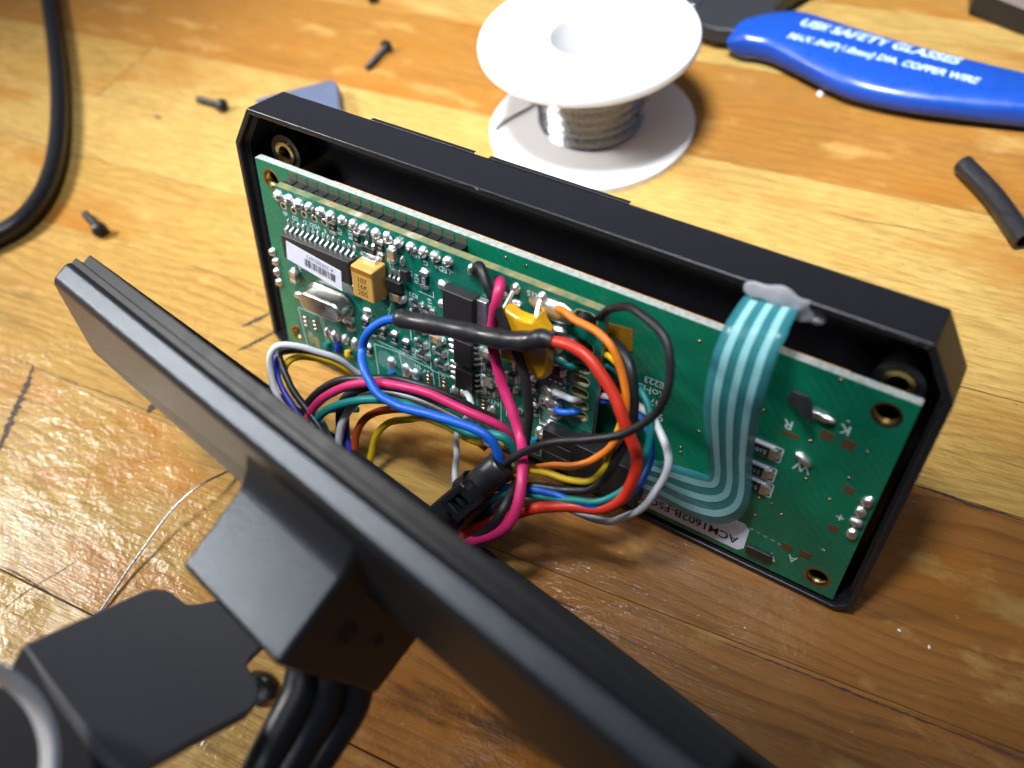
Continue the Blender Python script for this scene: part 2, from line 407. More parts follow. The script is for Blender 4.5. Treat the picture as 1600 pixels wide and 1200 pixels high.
# ---------------------------------------------------------------- front housing (black tray leaning back on the bench)
def outline(x0, x1, y0, y1, cx, cy, bx, by):
    return [(x0 + cx, y0), (x1 - cx, y0), (x1, y0 + cy), (x1, y1 - by), (x1 - bx, y1), (x0 + bx, y1), (x0, y1 - by), (x0, y0 + cy)]
OUT = outline(-4.2, 125.4, -10, 46, 4.9, 7.8, 2.5, 2.5)
def front_out(ins):
    p = offset(OUT, ins); return [(x, y - (0 if y < 20 else 2.1)) for x, y in p]
house = thing('display_housing', 'black plastic display housing tray standing on its long edge, open back towards us', 'housing', FRAME_L)
mb = MB(); ring = lambda p, h: [l3(x, y, h) for x, y in p]
mb.rings([ring(offset(OUT, 1.1), -1.3), ring(offset(OUT, 1.1), .5), ring(OUT, .5), ring(front_out(0.05), -8.9), ring(front_out(.9), -9.6)], cap1=True)
mb.rings([ring(offset(OUT, 1.1), -1.3), ring(offset(OUT, 1.75), -1.3), ring(offset(OUT, 1.75), -7.6)], cap1=True)
mb.build('shell', M['black_plastic'], house, bevel=.28, seg=3)
for x0, x1, hh in ((22, 44, .22), (47, 73, .26)):         # shallow raised strips along the far top edge
    mb = MB(); mb.box(l3((x0 + x1) / 2, -10.05 - hh * .25, -8.9), (x1 - x0, hh, .9)); mb.build('raised_strip', M['black_plastic'], house, bevel=.2)
for x, y in ((5.0, -.9), (118.2, .3), (3.6, 40.5), (118.4, 40.5)):
    mb = MB(); mb.lathe([(3.6, -7.6), (3.6, -3.2), (2.3, -3.2), (2.3, -7.5)], l3(x, y, 0), n=28); bo = mb.build('boss', M['black_plastic'], house)
    mb = MB(); prof = []
    n = 40; a0 = l3(x, y, 0)
    outer = [(2.28 + (.12 if k % 2 else -.05)) for k in range(n)]
    rr = lambda r, z: [a0 + Vector(((r[k] if isinstance(r, list) else r) * math.cos(2 * math.pi * k / n), (r[k] if isinstance(r, list) else r) * math.sin(2 * math.pi * k / n), z)) for k in range(n)]
    mb.rings([rr(outer, -6), rr(outer, -2.9), rr(1.5, -2.9), rr(1.4, -6.5)], smooth=False); mb.build('threaded_insert', M['brass'], bo)
for x, y, n_ in ((48.5, -9.9, 9), (117, -9.6, 6)):            # torn plastic nicks on the rim
    for k in range(n_):
        mb = MB(); mb.blob(l3(x + random.uniform(-3, 3), y + random.uniform(-.1, .3), .45), (random.uniform(.15, .5), .12, .14), 7, 3, jit=.3); mb.build('rim_nick', M['satin_black'], house)

# ---------------------------------------------------------------- display module
lcd = thing('display_module', 'bare green display circuit board seated inside the black housing', 'circuit board', FRAME_L)
HOLES = [(3.5, 3.5), (118.5, 3.5), (3.5, 40.5), (118.5, 40.5)]
mb = MB(); fl = lambda P: [(x, -y) for x, y in P]
plate(mb, [fl([(0, 0), (122, 0), (122, 44), (0, 44)])] + [fl(circle(x, y, 1.85, 28)) for x, y in HOLES], -1.6, 0, 0, 1)
mb.build('circuit_board', [M['pcb_display'], M['pcb_edge']], lcd)
mb = MB(); mb.box(l3(61, 23, -4.2), (97, 36, 4.6)); mb.build('display_frame', M['satin_black'], lcd, bevel=.3)
mb = MB(); mb.box(l3(65, .85, -1.75), (94, 1.6, .14)); mb.build('backlight_strip', M['amber_edge'], lcd)
for x, y in HOLES:
    mb = MB(); mb.lathe([(1.84, -1.55), (1.72, -1.45), (1.80, -1.2), (1.70, -1.0), (1.80, -.8), (1.70, -.6), (1.80, -.35), (1.76, .01), (2.15, .03), (2.15, .0)], l3(x, y, 0), n=32); mb.build('hole_plating', M['gold_pad'], lcd)
mb = MB()
for k in range(16):
    mb.box(l3(9.43 + 2.54 * k, 1.15, .05), (1.95, 1.5, .1))
mb.build('pin_pads', M['olive_pad'], lcd)
def blob_mesh(name, r, jit=.08, n=12, m=6):
    mb = MB(); mb.blob((0, 0, 0), r, n, m, jit=jit); return mb.mesh(name, M['solder'], 60)
SB = [blob_mesh('solder_joint', (.95, .95, .85), .06), blob_mesh('solder_joint', (.90, 1.05, .75), .12), blob_mesh('solder_joint', (1.0, .9, .95), .10)]
for px, py in ((427, 393), (432, 408), (434, 424), (437, 440)):
    x, y = lp(px, py, 0); put(SB[1], 'edge_solder_joint', lcd, l3(x, y, 0), (0, 0, random.random() * 6), (1.1, .8, 1.2))
for px, py in ((1357, 784), (1346, 800), (1340, 816), (1333, 834)):
    x, y = lp(px, py, 0); put(SB[1], 'edge_solder_joint', lcd, l3(x - .1, y, 0), (0, 0, random.random() * 6), (1.25, .85, 1.0))
# parts on the right half of the display board
def smd_res(parent, x, y, ang, h0, l=3.2, w=1.6, t=.55, txt='510', name='resistor', body='chip_black', term='tinned', lab=None, over=0.22):
    R = Matrix.Rotation(ang, 3, 'Z'); mb = MB(); c = Vector((0, 0, 0))
    mb.box((0, 0, t / 2), (l * (1 - over * 1.7), w * .96, t), 0)
    for s in (-1, 1): mb.box((s * l * (.5 - over * .45), 0, t / 2 + .02), (l * over, w, t + .06), 1); mb.blob((s * l * .5, 0, 0), (l * over * .9, w * .55, t * .75), 10, 4, 2, .12)
    mb.box((0, 0, t + .008), (l * (1 - over * 2.1), w * .82, .03), 0)
    if txt: add_text(mb, txt, w * .62, lambda p: Vector((-p.x, -p.y, t + .035)), 3)
    o = mb.build(name, [M[body], M[term], M['solder'], M['silk_white']], parent, bevel=.06 * w, seg=1)
    o.location = l3(x, y, h0) * S; o.rotation_euler = (0, 0, ang)
    if lab: o['label'] = lab
    return o
silk = MB(); HS = .03
def sline(mb, pts, w=.22, h=HS, mi=0):
    """silk line through display-frame points"""
    for (x0, y0), (x1, y1) in zip(pts, pts[1:]):
        a, b = Vector((x0, -y0)), Vector((x1, -y1)); e = (b - a).normalized() if (b - a).length else Vector((1, 0)); n = Vector((-e.y, e.x)) * w / 2; a = a - e * w / 2; b = b + e * w / 2
        mb.add([(a.x + n.x, a.y + n.y, h), (b.x + n.x, b.y + n.y, h), (b.x - n.x, b.y - n.y, h), (a.x - n.x, a.y - n.y, h)], [(0, 1, 2, 3)], mi)
def stext(mb, txt, size, px, py, h, rot=math.pi, bold=0.0, mi=0):
    x, y = lp(px, py, h); c, s = math.cos(rot), math.sin(rot)
    add_text(mb, txt, size, lambda p: Vector((x + p.x * c - p.y * s, -y + p.x * s + p.y * c, h)), mi, bold=bold)
for k, (px, py) in enumerate(((1190, 702), (1180, 733), (1176, 757))):
    x, y = lp(px, py, .3); smd_res(lcd, x, y, 0, .02, 4.4, 2.0, .55, '510')
    sline(silk, [(x - 3.2, y - 1.45), (x + 3.1, y - 1.45), (x + 3.1, y + 1.45), (x - 3.2, y + 1.45)], .25)
    mb = MB(); mb.box(l3(x - .2, y - 1.25, .3), (4.2, .35, .5)); mb.build('resistor_edge', M['label_white'], lcd, bevel=.05)
for t, px, py, sz in (('R', 1232, 663, 2.5), ('K', 1321, 671, 2.5), ('W', 1253, 730, 2.5), ('A', 1238, 873, 2.2), ('+', 1313, 808, 2.4), ('-', 1286, 860, 2.2), ('94V-0', 1013, 644, 2.3), ('447 1', 1021, 628, 2.0), ('RoHS', 1018, 611, 2.2), ('E223', 1022, 597, 1.8)):
    stext(silk, t, sz, px, py, HS, bold=.03)
x, y = lp(1205, 868, 0); sline(silk, [(x - .8, y + 1), (x, y - .6), (x + .8, y + 1), (x - .8, y + 1)], .3)
for k in range(5):
    x, y = lp(1172 + k * 11, 825 + k * 6, 0); sline(silk, [(x, y), (x + .5, y + .05)], .14)
silk.build('silkscreen_print', M['silk_white'], lcd)
mb = MB()
for px, py, sx, sy in ((1292, 681, 1.9, 1.7), (1326, 695, 1.9, 1.7), (1234, 679, 2.6, .8), (1326, 766, 1.5, 1.5), (1302, 826, 1.5, 1.5), (1229, 855, 1.9, 1.5), (1258, 867, 1.9, 1.5)):
    x, y = lp(px, py, 0); m_ = MB(); m_.box(l3(x, y, .02), (sx, sy, .05)); m_.build('bare_pad', M['brown_pad'], lcd)
via = MB(); via.lathe([(.14, .015), (.30, .05), (.34, 0)], n=12); VIA = via.mesh('via', M['gold_pad'])
for px, py in ((790, 403), (822, 416), (1194, 642), (1313, 595), (1325, 661), (1267, 690), (1355, 707), (1259, 749), (1326, 748), (1296, 781), (1206, 788), (1186, 779), (1180, 806), (1221, 805), (1064, 708), (1092, 675), (1064, 700), (1093, 534)):
    x, y = lp(px, py, 0); put(VIA, 'via', lcd, l3(x, y, 0), scale=(1, 1, 1))
x, y = lp(1256, 716, 0); o = put(SB[2], 'solder_joint', lcd, l3(x, y, 0), (0, 0, -.5), (1.6, .85, 1.0)); o['label'] = 'long solder drop beside the letter W'
# bent metal tab above the letter R
x, y = lp(1258, 640, 0); mb = MB()
tp = [(1229, 625, .6), (1237, 611, .9), (1262, 620, 1.9), (1268, 632, 2.2), (1271, 662, 2.4), (1256, 653, 2.0), (1243, 638, 1.4)]
ra = [l3(*lp(a, b, h), h) for a, b, h in tp]; mb.rings([[p - Vector((0, 0, .45)) for p in ra], ra], cap0=True, cap1=True); mb.build('bent_tab', M['tool_steel'], lcd, bevel=.12)
mb = MB(); mb.box((0, 0, .35), (2.6, 1.2, .5)); mb.blob((1.2, .1, .3), (1.3, .6, .55), 10, 5); o = mb.build('tab_anchor', M['tinned'], lcd, bevel=.1); o.location = l3(x + 2.1, y - .1, 0) * S
# paper label low on the board
mb = MB(); xa, ya = lp(1152, 838, .1); poly = [(xa - 29, -ya - 3.2), (xa + .6, -ya - 3.2), (xa + 1.6, -ya - 2.2), (xa + 1.6, -ya + 2.6), (xa + .6, -ya + 3.6), (xa - 29, -ya + 3.6)]
mb.prism(poly, .03, .13); lab = mb.build('paper_label', M['label_white'], lcd)
mb = MB(); add_text(mb, 'ACM1602B-FSO-TBS', 2.5, lambda p: Vector((xa + .3 - p.x, -ya - 1.0 - p.y, .16)), align='LEFT', bold=.05); mb.build('label_print', M['print_black'], lab)
mb = MB(); q = [lp(*p, .1) for p in ((950, 504), (989, 515), (989, 549), (946, 540))]; mb.prism([(a, -b) for a, b in q], .06, .16); mb.build('amber_tape', M['film_amber'], lcd)
x, y = lp(1187, 862, 0); mb = MB(); mb.box(l3(x, y, .4), (4.5, 1.8, .8)); mb.build('dark_component', M['chip_black'], lcd, bevel=.15)

# ---------------------------------------------------------------- controller board riding on the display board
HB = 4.0
ctl = thing('controller_board', 'small green controller board crowded with chips, soldered onto the display board', 'circuit board', FRAME_L)
PX0, PX1, PY0, PY1 = 8.6, 76.9, 1.35, 37.6
slots = []
for px, py, l, w in ((915, 497, 4.0, 2.3), (910, 541, 4.0, 2.3), (907.5, 574, 3.4, 1.7), (906, 594, 3.4, 1.7), (905, 613, 3.4, 1.7), (905, 631, 3.4, 1.7), (904, 648, 3.4, 1.7)):
    slots.append((*lp(px, py, HB), l, w))
hx, hy = lp(781, 442, HB)
mb = MB()
plate(mb, [fl([(PX0, PY0), (PX1, PY0), (PX1, PY1), (PX0, PY1)])] + [fl(slot(x, y, l, w, 0)) for x, y, l, w in slots] + [fl(circle(hx, hy, 1.25))], HB - 1.6, HB, 0, 1, PX1)
brd = mb.build('circuit_board', [M['pcb_controller'], M['pcb_edge_raw'], M['pcb_edge']], ctl)
mb = MB()
for k in range(16): mb.box(l3(9.43 + 2.54 * k, 2.9, 1.2), (2.38, 2.5, 2.35), taper=.94)
mb.build('pin_header', M['header_black'], ctl, bevel=.12)
for x, y, l, w in slots:
    mb = MB(); a = fl(slot(x, y, l + .35, w + .35, 0)); c = fl(slot(x, y, l - .02, w - .02, 0))
    mb.rings([[Vector((p, q, HB)) for p, q in a], [Vector((p, q, HB + .03)) for p, q in a], [Vector((p, q, HB + .03)) for p, q in c], [Vector((p, q, HB - 1.5)) for p, q in c]]); mb.build('slot_plating', M['slot_tan'], ctl)
for k in range(16):
    put(SB[k % 3], 'pin_solder_joint', ctl, l3(9.43 + 2.54 * k, 3.09, HB), (0, 0, random.random() * 6), (random.uniform(1.0, 1.18), random.uniform(1.05, 1.3), random.uniform(1.05, 1.5)))
    m_ = MB(); m_.tube([l3(9.43 + 2.54 * k, 3.05, HB + .2), l3(9.43 + 2.54 * k + random.uniform(-.05, .05), 3.05, HB + 1.25)], [.34, .22], 8); m_.build('pin_tip', M['solder'], ctl)
padm = MB(); padm.lathe([(.42, -.1), (.42, .04), (.82, .05), (.86, 0)], n=20); PAD = padm.mesh('test_pad', M['brown_pad'])
PADG = None
padg = MB(); padg.lathe([(.40, -.1), (.44, .05), (.76, .06), (.82, 0)], n=20); PADG = padg.mesh('ring_pad', M['tinned'])
for px, py in ((443, 322), (459, 329), (475, 335), (491, 342), (507, 348)):
    x, y = lp(px, py, HB); put(PADG, 'ring_pad', ctl, l3(x, y, HB)); mb = MB(); mb.lathe([(0.01, .045), (.42, .045)], l3(x, y, HB), n=16); mb.build('pad_hole', M['print_black'], ctl)

cs = MB(); CH = HB + .03
def ct(txt, size, px, py, rot=math.pi, bold=.02): stext(cs, txt, size, px, py, CH, rot, bold)
def cl(pts, w=.16): sline(cs, [lp(px, py, HB) for px, py in pts], w, CH)
for t, sz, px, py in (('+5V', 1.5, 649, 398), ('G', 1.4, 665, 411), ('-LED+', 1.5, 693, 421), ('R15', 1.5, 833, 460), ('NTC', 1.5, 769, 627), ('G', 1.3, 755, 617), ('+5V', 1.5, 669, 582),
                      ('G', 1.2, 693, 589), ('TH', 1.2, 653, 572), ('3', 1.4, 856, 711), ('ck', 1.3, 446, 334), ('1D', 1.3, 461, 341), ('D', 1.3, 476, 347), ('VDD', 1.2, 492, 353), ('E', 1.2, 508, 361), ('R23', 1.3, 646, 461),
                      ('C9', 1.2, 568, 396), ('istor', 1.2, 752, 645), ('TH', 1.2, 783, 664), ('1 S D', 1.3, 876, 716)): ct(t, sz, px, py)
for t, sz, px, py in (('R7', 1.3, 531, 362), ('R21', 1.3, 548, 367), ('R20', 1.3, 596, 413), ('Z1', 1.3, 641, 427), ('R24', 1.3, 651, 436), ('C7', 1.3, 612, 415), ('C8', 1.3, 600, 455), ('R19', 1.3, 672, 474), ('R22', 1.3, 647, 550),
                      ('A tab - Plug', 1.25, 882, 588)): ct(t, sz, px, py, math.pi / 2)
for P in ([(585, 537), (660, 563), (676, 578), (680, 612)], [(585, 537), (592, 585)], [(624, 552), (632, 592)], [(626, 552), (677, 578)], [(685, 580), (707, 590)], [(685, 580), (688, 610)], [(745, 614), (746, 640)], [(745, 612), (780, 624)],
          [(466, 480), (482, 545)], [(466, 480), (500, 494)], [(500, 494), (512, 540)], [(503, 495), (517, 545)], [(653, 391), (677, 402), (677, 412)], [(655, 455), (678, 465), (677, 456)], [(840, 578), (842, 592)], [(752, 545), (753, 612)],
          [(753, 612), (785, 622)], [(783, 622), (783, 668)], [(700, 548), (700, 562), (704, 580)], [(671, 535), (674, 578), (703, 590)], [(640, 505), (643, 530)], [(585, 530), (640, 555)], [(843, 646), (846, 713), (828, 706)], [(833, 646), (848, 651)],
          [(611, 480), (604, 500), (607, 508)], [(606, 485), (612, 475)], [(588, 395), (596, 398), (596, 408)], [(553, 398), (558, 400)], [(790, 600), (812, 606)], [(790, 600), (792, 650)]): cl(P)
for i_, P in enumerate(([(597, 500), (600, 516), (611, 524), (617, 516)],)): cl(P, .2)
cs.build('silkscreen_print', M['silk_white'], ctl)

def res(px, py, ang, l=2.0, w=1.25, txt='0', body='chip_black', over=.22, t=.5, name='resistor'):
    x, y = lp(px, py, HB + .3); return smd_res(ctl, x, y, ang, HB + .02, l, w, t, txt, name, body, over=over)
V_, H_ = math.pi / 2, 0.0
for px, py, a, t in ((520, 355, V_, '0'), (557, 373, V_, '0'), (594, 387, V_, '0'), (650, 476, H_, '182'), (667, 486, H_, '103'), (598, 520, V_, '0'), (616, 529, V_, '0'), (634, 541, V_, '0'), (583, 517, V_, '0'), (571, 505, V_, '0'),
                     (655, 515, H_, '102'), (657, 538, H_, '472'), (660, 556, H_, '1502'), (686, 551, H_, '1502'), (689, 571, H_, '5601'), (765, 577, H_, '1211'), (766, 613, H_, '1101'), (800, 590, H_, '103'), (833, 600, V_, '0'), (837, 623, H_, '0'),
                     (835, 640, V_, '0'), (812, 577, H_, '101'), (797, 606, H_, '0'), (650, 492, H_, '0'), (576, 548, V_, '0'), (803, 640, H_, '0'), (870, 580, H_, '')): res(px, py, a, 2.5, 1.4, t)
res(663, 437, V_, 3.2, 1.6, 'R20', t=.6); res(806, 487, V_, 3.2, 1.7, '121', t=.6)
for px, py, b_, a in ((614, 398, 'ceramic_tan', V_), (622, 464, 'ceramic_tan', H_), (683, 529, 'ceramic_tan', H_), (461, 431, 'ceramic_tan', V_), (549, 506, 'ceramic_tan', V_), (762, 552, 'ceramic_grey', H_), (764, 596, 'ceramic_grey', H_), (836, 560, 'ceramic_tan', H_)):
    res(px, py, a, 2.5, 1.5, '', b_, .28, 1.0, 'ceramic_capacitor')

def chip(name, corners_px, hh, mats='chip_black', label=None, bev=.22, taper=.93):
    """a chip from three of its top-face corners in the picture: top left, top right, bottom left"""
    (xa, ya), (xb, yb), (xc, yc) = [lp(px, py, HB + hh) for px, py in corners_px]
    cx, cy = (xb + xc) / 2, (yb + yc) / 2; w = abs(xb - xa); h = abs(yc - ya)
    mb = MB(); mb.box(l3(cx, cy, HB + .12 + hh / 2), (w, h, hh - .1), taper=taper)
    return mb.build(name, M[mats], ctl, bevel=bev, seg=2, label=label), cx, cy, w, h
def gull(cx, cy, n, pitch, ext, z, side, horiz=True, w=.42):
    mb = MB()
    for k in range(n):
        p = (k - (n - 1) / 2) * pitch
        pr = [(-.15, z), (.35, z), (.62, z * .45), (.8, .12), (1.55, .10)]
        for off in (-w / 2, w / 2): pass
        A = []; Bq = []
        for d, zz in pr:
            for lst, o2 in ((A, -w / 2), (Bq, w / 2)):
                lst.append(l3(cx + p + o2, cy + side * (ext + d), HB + zz) if horiz else l3(cx + side * (ext + d), cy + p + o2, HB + zz))
        nn = len(pr); vs = A + Bq + [q + Vector((0, 0, .16)) for q in A] + [q + Vector((0, 0, .16)) for q in Bq]
        fs = []
        for i in range(nn - 1):
            fs += [(i, i + 1, nn + i + 1, nn + i), (2 * nn + i, 3 * nn + i, 3 * nn + i + 1, 2 * nn + i + 1), (i, 2 * nn + i, 2 * nn + i + 1, i + 1), (nn + i, nn + i + 1, 3 * nn + i + 1, 3 * nn + i)]
        fs.append((nn - 1, 3 * nn - 1, 4 * nn - 1, 2 * nn - 1)); mb.add(vs, fs)
        c = l3(cx + p, cy + side * (ext + 1.35), HB) if horiz else l3(cx + side * (ext + 1.35), cy + p, HB)
        mb.blob(c, (.38, .75, .34) if horiz else (.75, .38, .34), 10, 4, 1, .15)
    return mb.build('pins', [M['tinned'], M['solder']], ctl)
# wide label-bearing controller chip
o, cx, cy, w, h = chip('microcontroller_chip', ((434, 362), (548, 411), (441, 401)), 2.3, label='wide black chip with a white barcode sticker')
IC = (cx, cy, w, h); gull(cx, cy, 14, w / 14.4, h / 2, 1.1, -1); gull(cx, cy, 14, w / 14.4, h / 2, 1.1, 1)
hz = HB + 2.38; q = [lp(*p, hz) for p in ((447, 376), (533, 424), (535, 455), (449, 404))]
mb = MB(); vs = [l3(a, b, hz) for a, b in q]; mb.add(vs + [p + Vector((0, 0, .06)) for p in vs], [(0, 3, 2, 1), (4, 5, 6, 7), (0, 1, 5, 4), (1, 2, 6, 5), (2, 3, 7, 6), (3, 0, 4, 7)]); stk = mb.build('sticker', M['label_white'], ctl, label='white barcode sticker on the wide chip')
ex = (vs[1] - vs[0]).normalized(); ey = (vs[3] - vs[0]).normalized(); Ls = (vs[1] - vs[0]).length; Hs = (vs[3] - vs[0]).length; o0 = vs[0] + Vector((0, 0, .075))
mb = MB(); add_text(mb, 'A 2302021673', 1.15, lambda p: o0 + ex * (Ls * .62 - p.x * .95) + ey * (Hs * .22 + p.y * 1.0))
xx = Ls * .34
while xx < Ls * .90:
    wd = random.choice((.08, .08, .16, .24)); p = [o0 + ex * a + ey * b for a, b in ((xx, Hs * .40), (xx + wd, Hs * .40), (xx + wd, Hs * .80), (xx, Hs * .80))]
    mb.add(p, [(0, 1, 2, 3)]); xx += wd + random.choice((.07, .12, .18))
mb.build('barcode_print', M['print_black'], stk)
# quartz crystal in its oval metal can
xa, ya = lp(476, 466, HB + 2.5); xb, yb = lp(535, 487, HB + 2.5); cx, cy = (xa + xb) / 2, (ya + yb) / 2
mb = MB(); Lc, Wc = 10.6, 4.3
sl = lambda l, w, z: [l3(a, b, HB + z) for a, b in slot(cx, cy, l, w, -.02, 10)]
mb.rings([sl(Lc + .9, Wc + .9, .1), sl(Lc + .9, Wc + .9, .55), sl(Lc, Wc, .6), sl(Lc, Wc, 3.3), sl(Lc - .5, Wc - .5, 3.75), sl(Lc - 1.1, Wc - 1.1, 3.8)], cap0=True, cap1=True); mb.build('quartz_crystal', M['crystal_can'], ctl, bevel=.15, sharp=30, label='oval silver crystal can')
for px, py in ((467, 461), (542, 500)):
    x, y = lp(px, py, HB); put(SB[1], 'solder_joint', ctl, l3(x, y, HB), (0, 0, .4), (1.3, .8, .8))
# yellow tantalum block
(xa, ya), (xb, yb), (xc, yc) = [lp(*p, HB + 3.9) for p in ((547, 413), (582, 425), (551, 463))]
tx, ty, tw, th = (xb + xc) / 2 + .1, (yb + yc) / 2, abs(xb - xa), abs(yc - ya)
mb = MB(); mb.box(l3(tx, ty, HB + 2.1), (tw, th, 3.9), taper=.96); tan = mb.build('tantalum_capacitor', M['tantalum'], ctl, bevel=.35, label='yellow block capacitor')
mb = MB(); mb.box(l3(tx, ty - th * .38, HB + 4.07), (tw * .9, th * .12, .05)); mb.build('polarity_band', M['tantalum_band'], tan)
mb = MB()
for t, sz, dy in (('107', 1.5, -.12), ('16K', 1.5, .07), ('205', 1.6, .27)): add_text(mb, t, sz, lambda p: Vector((tx + p.x, -(ty + th * dy) + p.y, HB + 4.09)))
mb.build('value_print', M['print_dark'], tan)
for s in (-1, 1):
    mb = MB(); mb.box(l3(tx, ty + s * (th / 2 + .25), HB + 1.0), (tw * .6, .9, 1.7)); mb.blob(l3(tx, ty + s * (th / 2 + .7), HB), (tw * .38, 1.0, .8), 12, 4, jit=.1); mb.build('terminal', M['solder'], tan, bevel=.1)
# power transistor with its metal tab
o, cx, cy, w, h = chip('power_transistor', ((688, 452), (740, 466), (690, 500)), 2.3, label='square black power transistor with a silver tab', bev=.3)
mb = MB(); mb.box(l3(cx + w / 2 + .85, cy + .2, HB + .7), (1.9, h * .92, 1.2)); mb.build('metal_tab', M['tinned'], o, bevel=.1)
mb = MB()
for t, dx in (('G 317', .22), ('5408', -.02), ('C NYC', -.26)): add_text(mb, t, 1.0, lambda p: Vector((cx + w * dx - p.y, -cy + p.x, HB + 2.345)))
mb.build('chip_print', M['chip_print'], o)
for py_ in (.3, -.3):
    mb = MB(); mb.box(l3(cx - w / 2 - .7, cy + h * py_, HB + .5), (1.6, 1.0, .7)); mb.blob(l3(cx - w / 2 - 1.3, cy + h * py_, HB), (.9, .8, .7), 10, 4, jit=.15); mb.build('transistor_leg', M['solder'], o, bevel=.1)
# two small eight-legged chips
for c3, tx_ in ((((706, 526), (736, 540), (709, 566)), ('ISP', 'CA18', '4500V')), (((709, 571), (738, 585), (712, 605)), ('2BQ1', '7201', 'T04'))):
    o, cx, cy, w, h = chip('small_chip', c3, 1.5, bev=.15)
    gull(cx, cy, 4, 1.27, w / 2, .7, 1, False); gull(cx, cy, 4, 1.27, w / 2, .7, -1, False)
    mb = MB()
    for k, t in enumerate(tx_): add_text(mb, t, .95, lambda p: Vector((cx + (.27 - .27 * k) * w - p.y, -cy + p.x, HB + 1.545)))
    mb.build('chip_print', M['chip_print'], o)
# six-legged regulator, diode, three-legged transistor
o, cx, cy, w, h = chip('regulator_chip', ((601, 436), (625, 443), (602, 452)), 1.1, bev=.12); gull(cx, cy, 3, .95, h / 2, .5, -1, w=.4)
o, cx, cy, w, h = chip('diode', ((624, 420), (636, 425), (625, 438)), 1.1, bev=.2); x, y = lp(630, 408, HB); mb = MB(); mb.blob(l3(x, y, HB), (.55, 1.1, .7), 10, 4, jit=.1); mb.build('solder_joint', M['solder'], ctl)
o, cx, cy, w, h = chip('transistor_chip', ((565, 384), (585, 391), (565, 393)), 1.1, bev=.12); gull(cx, cy, 2, 1.5, h / 2, .5, -1, w=.5)
# yellow varistor with two leads
mb = MB(); vp = [lp(*p, HB + 4.0) for p in ((777, 508), (787, 481), (805, 494), (820, 500), (832, 502), (840, 492), (846, 506), (856, 522), (856, 586), (852, 593), (844, 596), (815, 578), (780, 560))]
cxv = sum(p[0] for p in vp) / len(vp); cyv = sum(p[1] for p in vp) / len(vp)
sc = lambda k, z: [l3(cxv + (a - cxv) * k, cyv + (b - cyv) * k, HB + z) for a, b in vp]
mb.rings([sc(.90, 1.6), sc(.985, 2.0), sc(1.0, 2.8), sc(.985, 3.7), sc(.90, 4.15)], cap0=True, cap1=True, smooth=True); var = mb.build('varistor', M['varistor_yellow'], ctl, bevel=.5, seg=3, sharp=60, label='yellow dipped component with two leads')
for a_, b_ in (((786, 486), (804, 452)), ((839, 496), (846, 466))):
    x0, y0 = lp(*a_, HB + 3.0); x1, y1 = lp(*b_, HB + .4); mb = MB(); mb.tube(spline([l3(x0, y0 + 1, HB + 3), l3(x0, y0, HB + 3), l3((x0 + x1) / 2, (y0 + y1) / 2 + .3, HB + 2.2), l3(x1, y1, HB + .5), l3(x1, y1, HB - .5)], 5), .42, 10); mb.build('lead', M['tinned'], var)
    put(SB[0], 'solder_joint', ctl, l3(x1, y1, HB), scale=(.95, 1.1, 1.2))
# big solder puddles and pads
for px, py, r in ((864, 484, (4.4, 2.0, 1.0)), (872, 520, (1.9, 1.5, 1.2)), (868, 544, (1.3, 1.0, 1.0)), (870, 561, (2.0, 1.0, 1.0)), (866, 612, (2.0, .95, 1.1)), (864, 629, (1.9, 1.15, 1.1)), (868, 645, (1.5, 1.3, .9)), (863, 663, (1.2, 1.1, .9)),
                 (862, 682, (1.2, 1.2, .9)), (843, 676, (.9, 1.6, .7)), (769, 644, (1.0, 1.8, .8)), (711, 613, (.9, 1.7, .7)), (636, 578, (1.1, 1.7, .8)), (651, 585, (1.0, 1.5, .8)), (613, 565, (1.1, 1.2, .9)), (524, 526, (1.0, 1.6, .8)),
                 (541, 530, (.9, 1.2, 1.0)), (512, 520, (.7, 1.3, .5)), (556, 538, (1.0, 1.6, .8)), (737, 420, (.6, 1.1, .9)), (789, 460, (.7, .7, .7)), (726, 613, (.9, .9, .9)), (592, 508, (1.0, .6, .5)), (575, 487, (1.2, .8, .6)), (672, 441 + 55, (.5, .5, .4))):
    x, y = lp(px, py, HB); mb = MB(); mb.blob((0, 0, 0), r, 16, 6, jit=.10); o = mb.build('solder_joint', M['solder'], ctl, sharp=70); o.location = l3(x, y, HB) * S
for px, py in ((669, 593), (694, 603), (755, 632), (477, 502), (492, 508), (876, 575), (868, 596)):
    x, y = lp(px, py, HB); mb = MB(); a = slot(x, y, 3.6, 1.5, V_ if px < 860 else 0); mb.prism([(p, -q) for p, q in a], HB, HB + .05); o = mb.build('bare_pad', M['brown_pad'], ctl)
    for k in (-1, 0, 1):
        m_ = MB(); dx, dy = (0, k * 1.0) if px < 860 else (k * 1.0, 0); m_.blob(l3(x + dx, y + dy, HB + .05), (.34, .22, .16), 8, 3); m_.build('pad_dot', M['tinned'], o)
for px, py in ((486, 528), (495, 535)):
    x, y = lp(px, py, HB); mb = MB(); mb.prism([(p, -q) for p, q in slot(x, y, 3.2, 1.5, V_)], HB, HB + .03); mb.build('open_slot', M['pcb_edge_raw'], ctl)
for px, py, c in ((529, 544, 'navy'), (545, 553, 'yellow'), (512, 541, 'teal'), (613, 586, 'blue'), (652, 597, 'cyan'), (835, 690, 'cyan')):   # stubs of insulation at the pads
    x, y = lp(px, py, HB + .4); mb = MB(); mb.tube(spline([l3(x - .1, y - .9, HB + .5), l3(x, y, HB + .75), l3(x + .1, y + .9, HB + .2), l3(x + .1, y + 1.1, HB - .8)], 5), .62, 10); mb.build('wire_stub', WIRE[c], ctl)
film('flux_haze', (.45, .60, .62), .16, .5)
